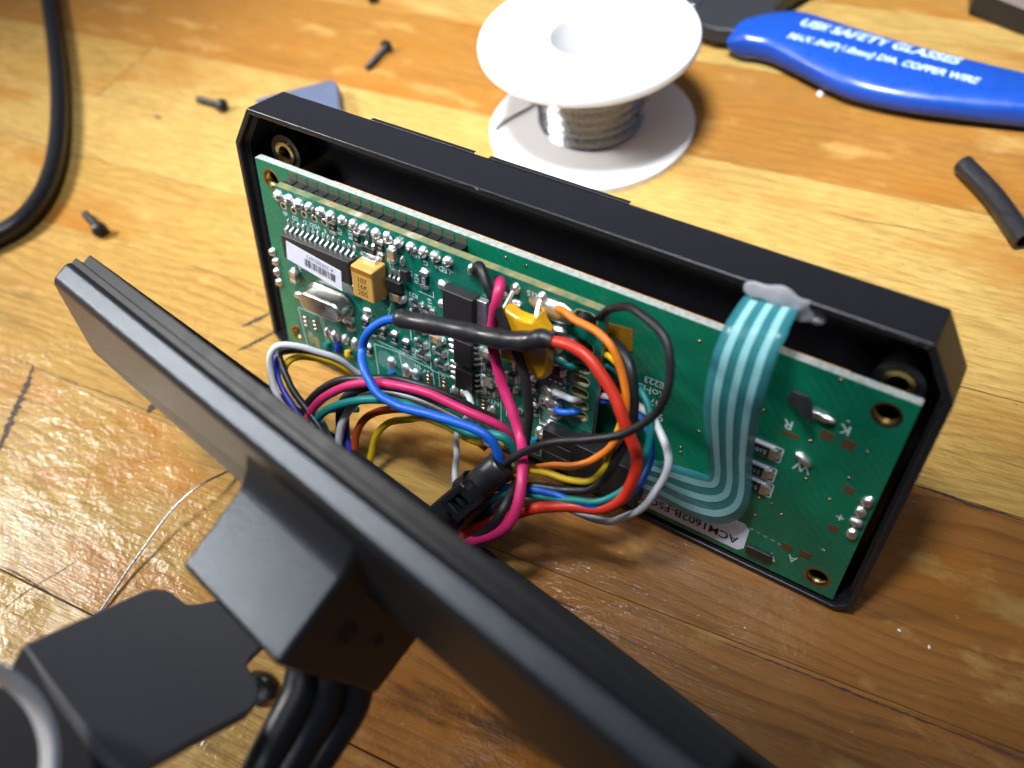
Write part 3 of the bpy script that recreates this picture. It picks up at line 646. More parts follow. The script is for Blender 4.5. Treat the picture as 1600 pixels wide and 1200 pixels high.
for px, py, a, b_, rz in ((607, 566, 3.0, 2.6, .3), (634, 560, 2.6, 1.6, .1), (852, 632, 1.6, 5.2, .1), (866, 600, 2.2, 1.2, .4), (524, 520, 2.2, 2.4, .2), (853, 668, 1.4, 4.0, -.2), (868, 545, 2.4, 1.4, .0), (648, 578, 2.0, 1.6, .2)):
    x, y = lp(px, py, HB); mb = MB(); nn = 22; ring_ = [l3(x + a * random.uniform(.6, 1.1) * math.cos(2 * math.pi * k / nn), y + b_ * random.uniform(.6, 1.1) * math.sin(2 * math.pi * k / nn), HB + .045) for k in range(nn)]
    mb.add(ring_, [list(range(nn))]); mb.build('flux_residue', M['flux_haze'], ctl)
# plug and socket at the lower right, leading to the ribbon
mb = MB()
for k in range(3):
    y = 28.6 + 2.54 * k; mb.box(l3(72.2, y, HB + 1.9), (6.2, 2.3, 2.6)); mb.box(l3(68.6, y, HB + 1.2), (2.2, .7, .7), 1)
o = mb.build('plug_row', [M['header_black'], M['solder']], ctl, bevel=.12)
mb = MB(); mb.box(l3(81.5, 31.2, HB + 1.6), (13.0, 8.6, 4.6)); mb.box(l3(74.0, 34.4, HB + 1.0), (3.0, 2.4, 3.4)); mb.build('socket', M['header_black'], ctl, bevel=.2, label='black socket the ribbon plugs into')

# ---------------------------------------------------------------- keypad ribbon and its glue
left = [(1176, 452, -.5), (1160, 466, 1.5), (1143, 490, 4), (1132, 508, 6), (1120, 536, 7.5), (1111, 562, 8.2), (1102, 605, 8.4), (1099, 640, 7.8), (1101, 670, 6.8), (1105, 705, 5.4), (1107, 730, 4.4), (1103, 742, 4.0), (1088, 737, 4.2), (1060, 729, 4.8), (1030, 721, 5.6), (1000, 714, 6.2)]
right = [(1262, 470, -.5), (1249, 484, 1.5), (1236, 508, 4), (1229, 526, 6), (1215, 555, 7.5), (1207, 580, 8.2), (1194, 622, 8.2), (1186, 655, 7.2), (1180, 690, 5.8), (1175, 730, 4.0), (1173, 775, 2.8), (1160, 806, 2.4), (1125, 820, 2.5), (1080, 808, 3.2), (1035, 784, 4.6), (1000, 769, 5.6)]
LE = spline([L(*lp(a, b, h), h) for a, b, h in left], 5); RI = spline([L(*lp(a, b, h), h) for a, b, h in right], 5)
rib = thing('ribbon_cable', 'translucent teal flat ribbon cable with three pale traces, bending down over the display board', 'ribbon cable', loc=LE[0])
def strip(name, mat, f0, f1, lift, i0=0, i1=None):
    i1 = i1 or len(LE) - 1; mb = MB(); vs = []; K = 6
    for i in range(i0, i1 + 1):
        for k in range(K + 1):
            f = f0 + (f1 - f0) * k / K; p = LE[i].lerp(RI[i], f)
            t = (LE[min(i + 1, len(LE) - 1)] - LE[max(i - 1, 0)]); n = (RI[i] - LE[i]).cross(t).normalized()
            if n.dot(LN) < 0: n = -n
            vs.append(p + n * (lift - .08 * math.cos(math.pi * (f - .5))) - LE[0])
    m = i1 - i0 + 1; mb.add(vs, [(i * (K + 1) + k, i * (K + 1) + k + 1, (i + 1) * (K + 1) + k + 1, (i + 1) * (K + 1) + k) for i in range(m - 1) for k in range(K)], 0, True)
    o = mb.build(name, M[mat], rib, sharp=180)
    if lift == 0: sd = o.modifiers.new('thick', 'SOLIDIFY'); sd.thickness = .12 * S
    return o
strip('film', 'ribbon_film', 0, 1, 0)
for a, b in ((.15, .28), (.43, .56), (.71, .84)):
    strip('trace', 'ribbon_trace', a, b, .09, 5); strip('trace_end', 'ribbon_carbon', a, b, .085, 1, 5)
glue = MB(); gp = [(1163, 449, .9), (1190, 455, 1.1), (1220, 465, 1.2), (1248, 480, .8), (1268, 492, -.4), (1286, 499, -1.2)]
gw = [lpw(*p) for p in gp]; GS = spline(gw, 5)
rows = []
for i, p in enumerate(GS):
    t = (GS[min(i + 1, len(GS) - 1)] - GS[max(i - 1, 0)]).normalized(); k = math.sin(math.pi * min(1, (i + 1.5) / (len(GS) + 2))) ** .5; up = (LUP - t * LUP.dot(t)).normalized(); ou = t.cross(up)
    hw, ht = (1.65 + .30 * math.sin(i * .8)) * k, (.55 + .12 * math.sin(i * 1.3 + 1)) * k
    rows.append([p + up * hw * math.cos(2 * math.pi * q / 16) + ou * ht * math.sin(2 * math.pi * q / 16) for q in range(16)])
glue.rings(rows, cap0=True, cap1=True, smooth=True)
glue.blob(lpw(1276, 496, -1.0), (1.5, 1.0, .9), 14, 8, half=False, jit=.06)
tag(glue.build('glue_blob', M['glue'], sharp=80, origin=gw[0]), 'milky hot glue smear holding the teal ribbon to the housing rim', 'glue')

# ---------------------------------------------------------------- wires
WG = 'insulated wires between the boards and the cable'
def wire(pts, r, col, label, name='wire', n=12, zmin=.9, group=WG):
    P = [lpw(px, py, h, max(zmin, r + .1)) if not isinstance(px, Vector) else px for px, py, h in pts]
    P = [P[0]] + [q + Vector((random.uniform(-.16, .16), random.uniform(-.16, .16), random.uniform(0, .2))) for q in P[1:-1]] + [P[-1]]
    r *= .94; P = spline(P, 7); ph = Vector((random.random() * 50, 0, 0)); N_ = len(P)
    P = [q + (mnoise.noise_vector(q * .15 + ph) * .36 + mnoise.noise_vector(q * .45 + ph) * .05) * min(1, i / 6, (N_ - 1 - i) / 6) for i, q in enumerate(P)]; mb = MB(); mb.tube(P, [r * random.uniform(.985, 1.015) for _ in P], n); return tag(mb.build(name, WIRE[col], sharp=60, origin=P[0]), label, 'wire', group)
wire([(632, 499, 11.6), (622, 497, 11.5), (598, 503, 12), (578, 519, 13), (567, 545, 14), (569, 578, 17), (588, 612, 19), (625, 635, 19.8), (680, 650, 19.8), (728, 664, 19.6), (762, 683, 19.4), (780, 706, 19.2), (781, 728, 19.5), (765, 755, 21)], .86, 'blue', 'light blue wire looping left out of the long black sleeve')
wire([(850, 531, 9.6), (862, 533, 9.5), (895, 543, 10), (930, 573, 11), (958, 615, 12), (980, 665, 13), (993, 715, 14), (988, 757, 15), (968, 783, 16), (930, 795, 17), (880, 793, 19), (825, 799, 21), (775, 813, 23), (735, 833, 25), (700, 862, 27)], 1.0, 'red', 'thick red wire leaving the right end of the black sleeve')
wire([(781, 446, 2), (781, 441, 4.5), (782, 448, 7), (776, 475, 8.4), (769, 508, 8.2), (772, 545, 8.2), (784, 595, 9), (799, 640, 10.5), (812, 690, 13), (818, 732, 19), (814, 775, 22.5), (800, 808, 25), (775, 831, 26.5), (735, 846, 28), (700, 864, 28.5)], .98, 'pink', 'thick pink wire crossing straight down in front of the yellow component')
wire([(742, 424, 4.5), (748, 418, 6), (756, 428, 7.2), (770, 462, 8.2), (783, 500, 8.6), (797, 532, 8.8), (812, 565, 8.9), (823, 602, 9.5), (827, 645, 10.5), (822, 690, 12), (812, 730, 16), (800, 765, 21), (783, 800, 25), (757, 830, 27), (715, 853, 28)], .84, 'black', 'black wire running down beside the pink wire')
wire([(872, 482, 5.2), (882, 487, 6.5), (900, 500, 7.4), (930, 514, 8), (955, 540, 9), (972, 580, 10), (978, 622, 11), (972, 660, 12), (956, 696, 13), (930, 718, 14), (898, 729, 15), (860, 728, 16), (825, 736, 17.5), (785, 756, 19.5), (745, 795, 23), (705, 850, 26)], .66, 'orange', 'orange wire arching from the big solder puddle')
wire([(925, 500, 3.0), (945, 488, 4.0), (962, 480, 6), (985, 480, 8), (1014, 500, 10), (1038, 535, 12), (1049, 578, 13.5), (1043, 618, 15), (1020, 652, 16), (980, 674, 17), (930, 686, 18), (878, 690, 18.5), (835, 699, 18.8), (795, 722, 19.3), (775, 738, 20)], .70, 'black', 'thin black wire making the widest loop over the display board')
wire([(866, 612, 5.0), (880, 620, 5.4), (895, 625, 5.3), (908, 624, 3.2), (925, 622, 1.8), (945, 621, 2.2), (972, 624, 4), (1005, 641, 7), (1032, 672, 10), (1043, 712, 12), (1035, 752, 13.5), (1012, 786, 14.2), (980, 808, 14.2), (948, 815, 14.2), (905, 803, 14.8), (860, 786, 16), (815, 786, 17.8), (770, 803, 20.5), (710, 855, 25)], .64, 'white', 'white wire making the outer loop right of the red wire')
wire([(868, 640, 5.0), (880, 644, 5.3), (897, 645, 5.1), (910, 640, 3), (928, 631, 1.8), (948, 628, 2.2), (985, 637, 4), (1008, 663, 7), (1017, 702, 9), (1010, 740, 11.5), (992, 768, 14), (955, 788, 16), (905, 785, 17.5), (855, 770, 18.5), (800, 760, 19.5), (750, 775, 22), (705, 845, 26)], .64, 'blue', 'blue wire looping just inside the white one right of the red wire')
wire([(868, 562, 5.0), (880, 569, 5.4), (893, 573, 5.2), (908, 574, 3), (925, 572, 1.9), (948, 572, 2.2), (975, 585, 5), (1003, 615, 8), (1017, 655, 10), (1012, 705, 12), (990, 752, 14.5), (945, 783, 16.5), (890, 780, 18), (830, 772, 19), (775, 776, 21), (705, 850, 26)], .62, 'teal', 'teal wire looping right from a slot in the controller board')
wire([(930, 556, 2), (950, 556, 2.6), (968, 570, 5), (979, 598, 8), (976, 645, 10), (962, 692, 11.5), (946, 733, 13), (922, 752, 14.5), (892, 751, 16), (850, 738, 17), (812, 735, 18), (785, 742, 19), (735, 800, 23), (705, 850, 26)], .62, 'yellow', 'yellow wire passing behind the orange wire on the right')
wire([(930, 533, 2), (950, 535, 2.8), (972, 547, 5), (988, 580, 7.5), (990, 635, 9.5), (977, 688, 11), (952, 735, 13), (920, 765, 15), (880, 770, 17), (835, 762, 18.5), (795, 770, 20), (745, 820, 24), (710, 852, 26)], .85, 'black', 'thick black wire behind the orange wire on the right')
LG = 'insulated wires arching to the rear cover'
def lw(pts, r, col, label): return wire(pts, r, col, label, group=LG)
lw([(585, 603, 4), (560, 583, 6), (530, 562, 9), (495, 549, 12), (455, 540, 15), (432, 545, 17), (421, 566, 18.5), (428, 605, 20), (446, 638, 21), (470, 668, 22), (500, 700, 22)], .70, 'white', 'white wire with the sharp fold at the far left')
lw([(575, 600, 4), (555, 588, 5.5), (525, 570, 8), (490, 558, 11), (460, 559, 14), (446, 574, 16), (449, 605, 18), (460, 638, 19.5), (480, 670, 21), (505, 700, 21.5)], .72, 'yellow', 'yellow wire folded inside the white wire at the far left')
lw([(570, 592, 4), (545, 573, 6), (505, 556, 9.5), (460, 545, 13), (437, 549, 15.5), (440, 568, 17), (455, 600, 18.5), (476, 632, 19.5), (500, 668, 21), (520, 700, 21.5)], .72, 'black', 'black wire folded between the white and yellow wires at the far left')
lw([(540, 566, 6), (490, 551, 10), (448, 549, 14), (430, 560, 16.5), (434, 588, 18), (446, 618, 19.5), (470, 655, 21), (500, 695, 22)], .66, 'navy', 'dark blue wire half hidden behind the folded white wire')
lw([(775, 655, 6), (745, 640, 8), (705, 620, 10), (660, 602, 12), (612, 592, 13.5), (560, 592, 15), (518, 602, 16.5), (487, 623, 18), (473, 648, 19.5), (466, 680, 21), (475, 710, 22)], .80, 'black', 'black wire arching along the top of the pink arch')
lw([(800, 690, 9), (782, 668, 10), (745, 648, 11.5), (700, 630, 13), (655, 612, 14.5), (612, 601, 16), (568, 599, 17), (528, 609, 18), (500, 627, 19), (484, 650, 20), (478, 680, 21), (488, 715, 22)], .88, 'pink', 'thick pink wire arching over towards the rear cover')
lw([(812, 730, 11), (800, 700, 12), (780, 682, 13), (735, 675, 14), (695, 658, 15), (655, 640, 16), (612, 629, 17), (568, 627, 18), (528, 633, 19), (502, 646, 19.8), (488, 668, 20.5), (486, 700, 21.5), (500, 730, 22)], .84, 'teal', 'teal wire arching below the pink arch')
lw([(765, 690, 7), (735, 672, 8.5), (690, 646, 11), (645, 628, 13), (600, 620, 15), (565, 624, 16.5), (543, 644, 17.5), (533, 672, 18.5), (527, 705, 20), (535, 740, 21)], .82, 'white', 'white wire curling down left of the rust red wire')
lw([(700, 632, 6), (660, 620, 9), (612, 611, 12), (565, 609, 14), (542, 617, 15.5), (531, 640, 17), (530, 670, 18), (534, 705, 19.5), (545, 740, 20.5)], .84, 'black', 'black wire curling down behind the white one left of the rust red wire')
lw([(650, 628, 8), (612, 619, 11), (570, 617, 13.5), (550, 627, 15), (542, 650, 16), (543, 680, 17), (550, 712, 18.5), (560, 745, 20)], .78, 'navy', 'dark blue wire curling down between the white and rust red wires')
lw([(760, 700, 7), (725, 676, 8.5), (690, 655, 10.5), (655, 642, 12.5), (620, 639, 14), (588, 643, 15), (566, 660, 16), (557, 688, 17), (556, 725, 18.5), (565, 765, 20)], .80, 'rust', 'rust red wire arching between the white and lower yellow wires')
lw([(790, 696, 7), (765, 693, 7.5), (735, 688, 8.5), (700, 668, 10), (665, 653, 11.5), (638, 656, 13), (608, 662, 14.5), (590, 678, 15.5), (581, 705, 16.5), (576, 735, 18), (580, 775, 20)], .72, 'yellow', 'lowest yellow wire bending down onto the rear cover edge')
lw([(560, 640, 12), (520, 640, 14), (497, 650, 16), (505, 668, 18), (520, 690, 19.5), (540, 720, 21)], .66, 'teal', 'dark teal wire in shade below the teal arch')
lw([(726, 612, 5), (733, 622, 7), (737, 636, 8.5), (731, 651, 9.5), (720, 667, 10.5), (712, 684, 11.5), (714, 706, 13), (712, 735, 15), (711, 765, 18)], .62, 'grey', 'thin grey white sensor wire dangling from the controller board')
# bare glue-clear strand
wire([(745, 662, 7), (752, 680, 8), (760, 692, 8.5), (768, 694, 8), (764, 680, 7)], .45, 'grey', 'short grey loop under the blue wire', group=WG)

# heat-shrink sleeve over the blue and red splice
P = spline([lpw(*p) for p in ((620, 496, 11.5), (650, 503, 11.2), (700, 512, 10.6), (745, 522, 10.2), (785, 530, 10.1), (820, 533, 9.9), (845, 529, 9.7), (865, 533, 9.5))], 6)
rr = [1.62 + .10 * math.sin(i * .9) - (.25 if i > 34 else 0) * (i - 34) / 8 for i in range(len(P))]; rr[0] = 1.35
mb = MB(); mb.tube(P, rr, 18); tag(mb.build('splice_sleeve', M['sleeve_black'], sharp=60, origin=P[0]), 'long black heat shrink sleeve lying across the chips', 'sleeve')
for name, path, lab_ in (('wire_lead', ((908, 494, 6.2), (915, 497, 5.6), (922, 502, 4.3), (926, 508, 2.5)), 'short glossy black wire end diving through the top slot'), ('wire_lead', ((872, 524, 5.0), (885, 531, 6.0), (900, 536, 5.8), (913, 542, 4.6), (918, 548, 2.5)), 'glossy black wire end diving through the second slot')):
    P = spline([lpw(*p) for p in path], 6); mb = MB(); mb.tube(P, [.75 + .25 * math.sin(math.pi * i / (len(P) - 1)) for i in range(len(P))], 12); tag(mb.build(name, WIRE['black'], sharp=60, origin=P[0]), lab_, 'wire')

# cable sheath gathered by a cable tie
A = lpw(786, 724, 19.5); B_ = lpw(655, 838, 29.0); dirv = (B_ - A).normalized()
P = [A, A + dirv * .4] + [A.lerp(B_, t) for t in (.15, .3, .45, .6, .8, 1.0)]
mb = MB(); mb.tube(P, [2.25, 2.55, 2.6, 2.55, 2.55, 2.65, 2.7, 2.75], 24); tag(mb.build('cable_sheath', M['sleeve_black'], sharp=50, origin=A), 'black cable sheath end from which the blue wire enters, by the rear cover', 'sleeve')
C0 = A.lerp(B_, .36); tie = thing('cable_tie', 'black cable tie with a square head clamped round the sheath', 'cable tie', loc=C0)
mb = MB(); sd = dirv.orthogonal().normalized(); sd = (-(ray(745, 770))).normalized(); sd = (sd - dirv * sd.dot(dirv)).normalized(); od = dirv.cross(sd)
ringp = [(sd * math.cos(a) + od * math.sin(a)) * 2.85 for a in [2 * math.pi * k / 28 for k in range(28)]]
rows = [[p * (1 if j in (0, 3) else 1.0) * (1.0 if j < 2 else 1.12) + dirv * (d) for p in ringp] for j, d in enumerate((-1.35, 1.35, 1.35, -1.35))]
mb.rings([rows[0], rows[1], rows[2], rows[3], rows[0]]); mb.build('band', M['satin_black'], tie, bevel=.1)
RT = Matrix((dirv, od, sd)).transposed(); mb = MB(); hc = sd * 4.1 - od * .2
for sx, sy, w_, h_ in ((0, -1.75, 5.2, 1.1), (0, 1.75, 5.2, 1.1), (-1.95, 0, 1.3, 2.4), (1.95, 0, 1.3, 2.4)): mb.box(hc + RT @ Vector((sx, sy, 0)), (w_, h_, 3.1), R=RT)
mb.box(hc + RT @ Vector((0, 0, -.9)), (2.6, 2.4, 1.0), R=RT); mb.build('head', M['satin_black'], tie, bevel=.22, seg=2)
mb = MB(); mb.box(hc + RT @ Vector((.1, .1, .3)), (.5, 1.9, 1.6), R=RT); mb.build('pawl', M['satin_black'], tie, bevel=.1)

# ---------------------------------------------------------------- rear cover in the foreground
T1, LL, T2, VB = 3.9, 2.6, 9.7, 11.7
cov = thing('rear_cover', 'black textured rear cover seen edge on in the foreground', 'cover', FRAME_B)
CO = outline(-4.5, 124.9, 0, 56, 4.5, 8, 3, 3)
def bev(k):
    """outline drawn in as the back slopes: top and bottom by k*VB, ends by less"""
    x0, x1, y0, y1 = -4.5 + 3.2 * k, 124.9 - 3.2 * k, VB * k, 56 - VB * k
    return outline(x0, x1, y0, y1, 4.5, 8 * (1 - .45 * k), 3, 3)
rg = lambda p, w: [b3(u, v, w) for u, v in p]
mb = MB()
mb.rings([rg(offset(CO, 1.0), 0.02), rg(CO, 0.02), rg(CO, T1), rg(bev(1.0), T2)], cap1=True)
mb.build('shell', M['cover_plastic'], cov, bevel=1.5, seg=5)
mb = MB(); LP = offset(CO, .95); LP = [(u + (1.6 if u < 20 and v < 9 else 0), v) for u, v in LP]
mb.rings([rg(LP, .3), rg(LP, -LL), rg(offset(LP, 1.6), -LL), rg(offset(LP, 1.6), 2.2)], cap1=True); mb.build('lip', M['lip_black'], cov, bevel=.18)
mb = MB(); LQ = offset(CO, .62); mb.rings([rg(offset(LQ, .6), -.9), rg(LQ, -.9), rg(LQ, .1)]); mb.build('lip_step', M['lip_black'], cov, bevel=.12)
U0, U1, V0, V1, D = 53.4, 74.6, 5.4, 28.5, 11.4
mb = MB()
def brg(w, g=0.0): return [b3(u, v, w) for u, v in ((U0 - g, V0 - g), (U1 + g, V0 - g), (U1 + g, V1 + g), (U0 - g, V1 + g))]
def bfl(w, g): return [b3(u, v, w) for u, v in ((U0 - g * .25, V0 - g), (U1 + g * .25, V0 - g), (U1 + g * .25, V1 + g), (U0 - g * .25, V1 + g))]
mb.rings([bfl(5.2, 2.6), bfl(6.9, 1.2), bfl(8.6, .4), bfl(9.8, 0), bfl(T2 + D, -.3)], cap1=True)
mb.build('mount_block', M['cover_plastic'], cov, bevel=.8, seg=4)
for px, v_, w_, r in ((0, 13, T2 + 5, 1.6), (0, 20, T2 + 4.5, .9)):
    mb = MB(); mb.lathe([(r * .15, .05), (r, .05), (r, .0)], b3(U1 + .02, v_, w_), (1, 0, 0), n=20); mb.build('screw_recess', M['print_black'], cov)
# steel bracket plate with a bent flange and a loose metal ring
p1, p2, p3 = at_z(387, 1034, 31), at_z(257, 920, 33), at_z(36, 1005, 50)
bn = (p2 - p1).cross(p3 - p1).normalized(); bn = bn if bn.z > 0 else -bn
def onb(px, py): d = ray(px, py); return CAM + d * ((p1 - CAM).dot(bn) / d.dot(bn))
br = thing('mounting_bracket', 'dark grey metal bracket plate at lower left with rounded corners', 'bracket', loc=p1)
pl = [(36, 1006), (156, 953), (222, 923), (240, 919), (258, 920), (270, 925), (280, 934), (292, 943), (310, 942), (340, 936), (420, 1000), (392, 1028), (387, 1038), (393, 1050), (402, 1062), (406, 1078), (402, 1096), (390, 1110), (305, 1155), (200, 1214), (150, 1160)]
w3 = [onb(*p) - p1 for p in pl]; mb = MB(); mb.rings([[p - bn * 1.6 for p in w3], w3], cap0=True, cap1=True); mb.build('plate', M['bracket_black'], br, bevel=.35, seg=3)
e0, e1 = onb(36, 1006) - p1, onb(200, 1214) - p1; dn = (-bn * .88 + (e0 - e1).cross(bn).normalized() * -.15).normalized()
if dn.dot(bn) > 0: dn = -dn
mb = MB(); th = (e1 - e0).cross(dn).normalized() * 1.6
mb.rings([[e0, e1, e1 + dn * 14, e0 + dn * 14], [e0 + th, e1 + th, e1 + dn * 14 + th, e0 + dn * 14 + th]], cap0=True, cap1=True); mb.build('flange', M['print_black'], br, bevel=.35)
mb = MB(); cb = onb(408, 1052) - p1 - bn * 1.5; bd = (ray(420, 1050) * -1).normalized(); mb.lathe([(0.02, 1.5), (1.2, 1.4), (2.2, .95), (2.75, .2), (2.75, -1.2)], cb + Vector((.8, 0, -.5)), bn, n=28); mb.lathe([(.55, 1.2), (.55, 1.6), (0.02, 1.6)], cb + Vector((.8, 0, -.5)), bn, n=6); mb.build('bolt', M['steel'], br, label='rounded steel bolt head')
rc_ = at_z(-98, 1205, 60)
mb = MB(); axr = (-(ray(-78, 1188).normalized()) + RC.col[0] * .55 - RC.col[1] * .30).normalized(); mb.lathe([(10.0, -1.6), (10.8, -1.6), (10.8, 1.6), (10.0, 1.6)], (0, 0, 0), axr, n=72, closed=True)
tag(mb.build('metal_ring', M['ring_metal'], origin=Vector((0, 0, 0)), bevel=.12), 'blurred bright metal ring at the far lower left corner', 'ring').location = rc_ * S
# black leads leaving the mount block
for k, (path, r) in enumerate(((((478, 1040, 34), (468, 1085, 33), (440, 1140, 32), (412, 1195, 31), (380, 1275, 31)), 2.5), (((520, 1050, 33), (505, 1100, 31), (475, 1155, 29.5), (440, 1215, 29), (400, 1290, 29)), 2.5), (((560, 1060, 31), (548, 1105, 28), (520, 1150, 26.5), (480, 1210, 26), (430, 1290, 26)), 2.4))):
    P = spline([at_z(*p) for p in path], 7); mb = MB(); mb.tube(P, r, 20)
    tag(mb.build('cable', M['rubber_black'], sharp=60, origin=P[0]), ('glossy black cable nearest the bracket leaving the mount block', 'black cable in the middle of the three below the mount block', 'black cable on the right of the three below the mount block')[k], 'cable', 'black cables leaving the mount block')

# ---------------------------------------------------------------- solder spool
SX, SY = 22.7, 96.8
sp = thing('solder_spool', 'white plastic spool of thin silver solder wire', 'spool', loc=(SX, SY, 0))
R0 = 26.9
mb = MB(); mb.lathe([(8.7, 0), (R0, 0), (R0, 1.6), (R0 - .6, 2.0), (12.5, 2.4), (11, 3.2), (11, 6)], n=72); mb.build('flange', M['spool_white'], sp, sharp=30)
mb = MB(); mb.lathe([(11, 20), (12.3, 23.0), (R0 - .6, 24.6), (R0, 25.2), (R0 + .05, 26.2), (R0 - .25, 27.0), (R0 - .9, 27.4), (10.4, 27.3), (9.3, 26.6), (8.9, 25.0), (8.7, 1)], n=72); mb.build('flange', M['spool_white'], sp, sharp=30)
mb = MB(); prof = []
z = 2.9; k = 0
while z < 21.5: prof += [(13.2 + .25 * math.sin(k * 1.7), z), (13.55 + .25 * math.sin(k * 1.7), z + .35), (13.2 + .25 * math.sin(k * 1.7), z + .7)]; z += .72; k += 1
mb.lathe([(11, 2.9)] + prof + [(11, 21.5)], n=64); mb.build('wound_wire', M['solder_wire'], sp, sharp=50)
P = spline([Vector((-19 + 2 * math.sin(a * 2), 8 - a * 9, 2.6)) for a in (0, .5, 1, 1.5, 2, 2.5)] , 6)
mb = MB(); mb.tube(P, .35, 8); mb.build('loose_strand', M['solder_wire'], sp)
P = spline([Vector((14.2 * math.cos(a) * (1 + .05 * a), 14.2 * math.sin(a) * (1 + .05 * a), 8 + 3 * a)) for a in (.0, .4, .8, 1.2, 1.5)], 6)
mb = MB(); mb.tube(P, .4, 8); mb.build('loose_strand', M['solder_wire'], sp)

# ---------------------------------------------------------------- flush cutter
cut = thing('wire_cutter', 'wire cutter with blue grips printed USE SAFETY GLASSES', 'pliers', loc=at_z(1300, 90, 0))
CO_ = at_z(1300, 90, 0); HT = 8.0
def grip(up, lo, name):
    U = spline([at_z(*p, HT - 2) for p in up], 5); Lw = spline([at_z(*p, HT - 2) for p in lo], 5); rows = []
    for i_, (a, b) in enumerate(zip(U, Lw)):
        hs = min(1.0, .30 + .13 * i_)
        c = (a + b) / 2; e = (a - b); hw = e.length / 2; e = e.normalized(); row = []
        for k in range(28):
            t = 2 * math.pi * k / 28; ct_, st = math.cos(t), math.sin(t)
            row.append(Vector((c.x, c.y, HT / 2 + .3)) + e * hw * math.copysign(abs(ct_) ** .55, ct_) + Vector((0, 0, 1)) * (HT / 2) * hs * math.copysign(abs(st) ** .7, st) - CO_)
        rows.append(row)
    mb = MB(); mb.rings(rows, cap0=True, cap1=True, smooth=True); return mb.build(name, M['handle_blue'], cut, sharp=50), U, Lw
g1, UU, LWR = grip([(1137, 56), (1156, 38), (1200, 24), (1245, 19), (1290, 30), (1340, 46), (1420, 70), (1500, 92), (1600, 117), (1720, 146)], [(1137, 62), (1160, 69), (1200, 76), (1245, 97), (1290, 120), (1340, 140), (1420, 157), (1500, 167), (1600, 177), (1720, 188)], 'grip')
g2, _, _ = grip([(1430, -115), (1470, -118), (1520, -108), (1580, -90), (1680, -60), (1800, -25)], [(1432, -90), (1470, -82), (1520, -66), (1580, -48), (1680, -14), (1800, 22)], 'grip')
pr = MB()
def handle_text(txt, a, b, size, f):
    v, fc = text_verts(txt, 1.0, bold=.035, shear=.25, align='LEFT'); W = max(p.x for p in v); out = []
    A2, B2 = at_z(*a, HT), at_z(*b, HT); e = B2 - A2; en = Vector((-e.y, e.x, 0)).normalized()
    for p in v:
        q = A2 + e * (p.x / W) + en * (p.y * size)
        best = min(range(len(UU)), key=lambda i: ((UU[i] + LWR[i]) / 2 - q).length); c = (UU[best] + LWR[best]) / 2; hw = (UU[best] - LWR[best]).length / 2
        lat = min(.97, abs((q - c).dot((UU[best] - LWR[best]).normalized())) / hw); zt = HT / 2 + .3 + HT / 2 * (max(0.0, 1 - lat ** (2 / .55))) ** (.7 / 2) + .12
        d = ray(0, 0); out.append(Vector((q.x, q.y, zt)) - CO_)
    pr.add(out, fc)
handle_text('USE SAFETY GLASSES', (1250, 36), (1502, 99), 4.7, 0)
handle_text('MAX .040"(1.0mm) DIA. COPPER WIRE', (1231, 57), (1530, 130), 3.7, 0)
pr.build('grip_print', M['handle_print'], g1)
mb = MB(); P = [at_z(*p, 6.0) - CO_ for p in ((1030, -20), (1075, -30), (1150, -25), (1215, 10), (1210, 25), (1150, 52), (1120, 50), (1088, 40), (1050, 20))]
mb.rings([[p + Vector((0, 0, -3.5)) for p in P], [p + Vector((0, 0, 1.0)) for p in P]], cap0=True, cap1=True); mb.build('neck', M['tool_steel'], cut, bevel=.6)
mb = MB(); P = [at_z(*p, 6.0) - CO_ for p in ((1200, -20), (1240, -60), (1440, -118), (1440, -85), (1290, -40), (1215, 8))]
mb.rings([[p + Vector((0, 0, -3.5)) for p in P], [p + Vector((0, 0, .8)) for p in P]], cap0=True, cap1=True); mb.build('neck', M['tool_steel'], cut, bevel=.6)
mb = MB(); P = [at_z(*p, 6.0) - CO_ for p in ((1040, -60), (1105, -30), (1104, 2), (1085, 18), (1040, 0))]; mb.rings([[p + Vector((0, 0, .2)) for p in P], [p + Vector((0, 0, 1.6)) for p in P]], cap0=True, cap1=True); mb.build('jaw', M['steel'], cut, bevel=.4)

# ---------------------------------------------------------------- small things on the bench
def screw(a, b, label):
    A, Bq = at_z(*a, .95), at_z(*b, 1.9); d = (Bq - A).normalized(); ln = (Bq - A).length; o = thing('machine_screw', label, 'screw', loc=A, group='loose black screws')
    mb = MB(); prof = [(0.02, 0), (.7, .1)]
    z = .2
    while z < ln - 1.6: prof += [(.98, z), (.82, z + .22)]; z += .44
    mb.lathe(prof + [(.95, ln - 1.5)], (0, 0, 0), d, n=16); mb.build('shank', M['screw_black'], o, sharp=60)
    mb = MB(); mb.lathe([(.9, ln - 1.6), (1.95, ln - 1.5), (2.0, ln - .8), (1.6, ln - .25), (.9, ln + .05), (.8, ln - .5), (.02, ln - .5)], (0, 0, 0), d, n=24); mb.build('head', M['screw_black'], o, sharp=40)
screw((309, 155), (351, 166), 'black screw pointing left, just left of the housing corner')
screw((573, 107), (607, 69), 'black screw standing out beyond the housing, head up and right')
screw((133, 334), (158, 362), 'black screw nearest the end of the rear cover')
screw((576, -22), (584, -2), 'black screw cut off by the top edge of the picture')
P = spline([at_z(px, py, 2.75) for px, py in ((72, -90), (73, -40), (77, 5), (85, 60), (91, 115), (93, 165), (91, 215), (83, 262), (66, 305), (38, 341), (0, 366), (-60, 392))], 8)
mb = MB(); mb.tube(P, 2.55, 24); tag(mb.build('power_cable', M['rubber_black'], sharp=60, origin=P[0]), 'thick round black cable curving down the left edge', 'cable')
A, Bq, C_ = at_z(1505, 257, 2.4), at_z(1553, 308, 2.4), at_z(1602, 377, 2.4)
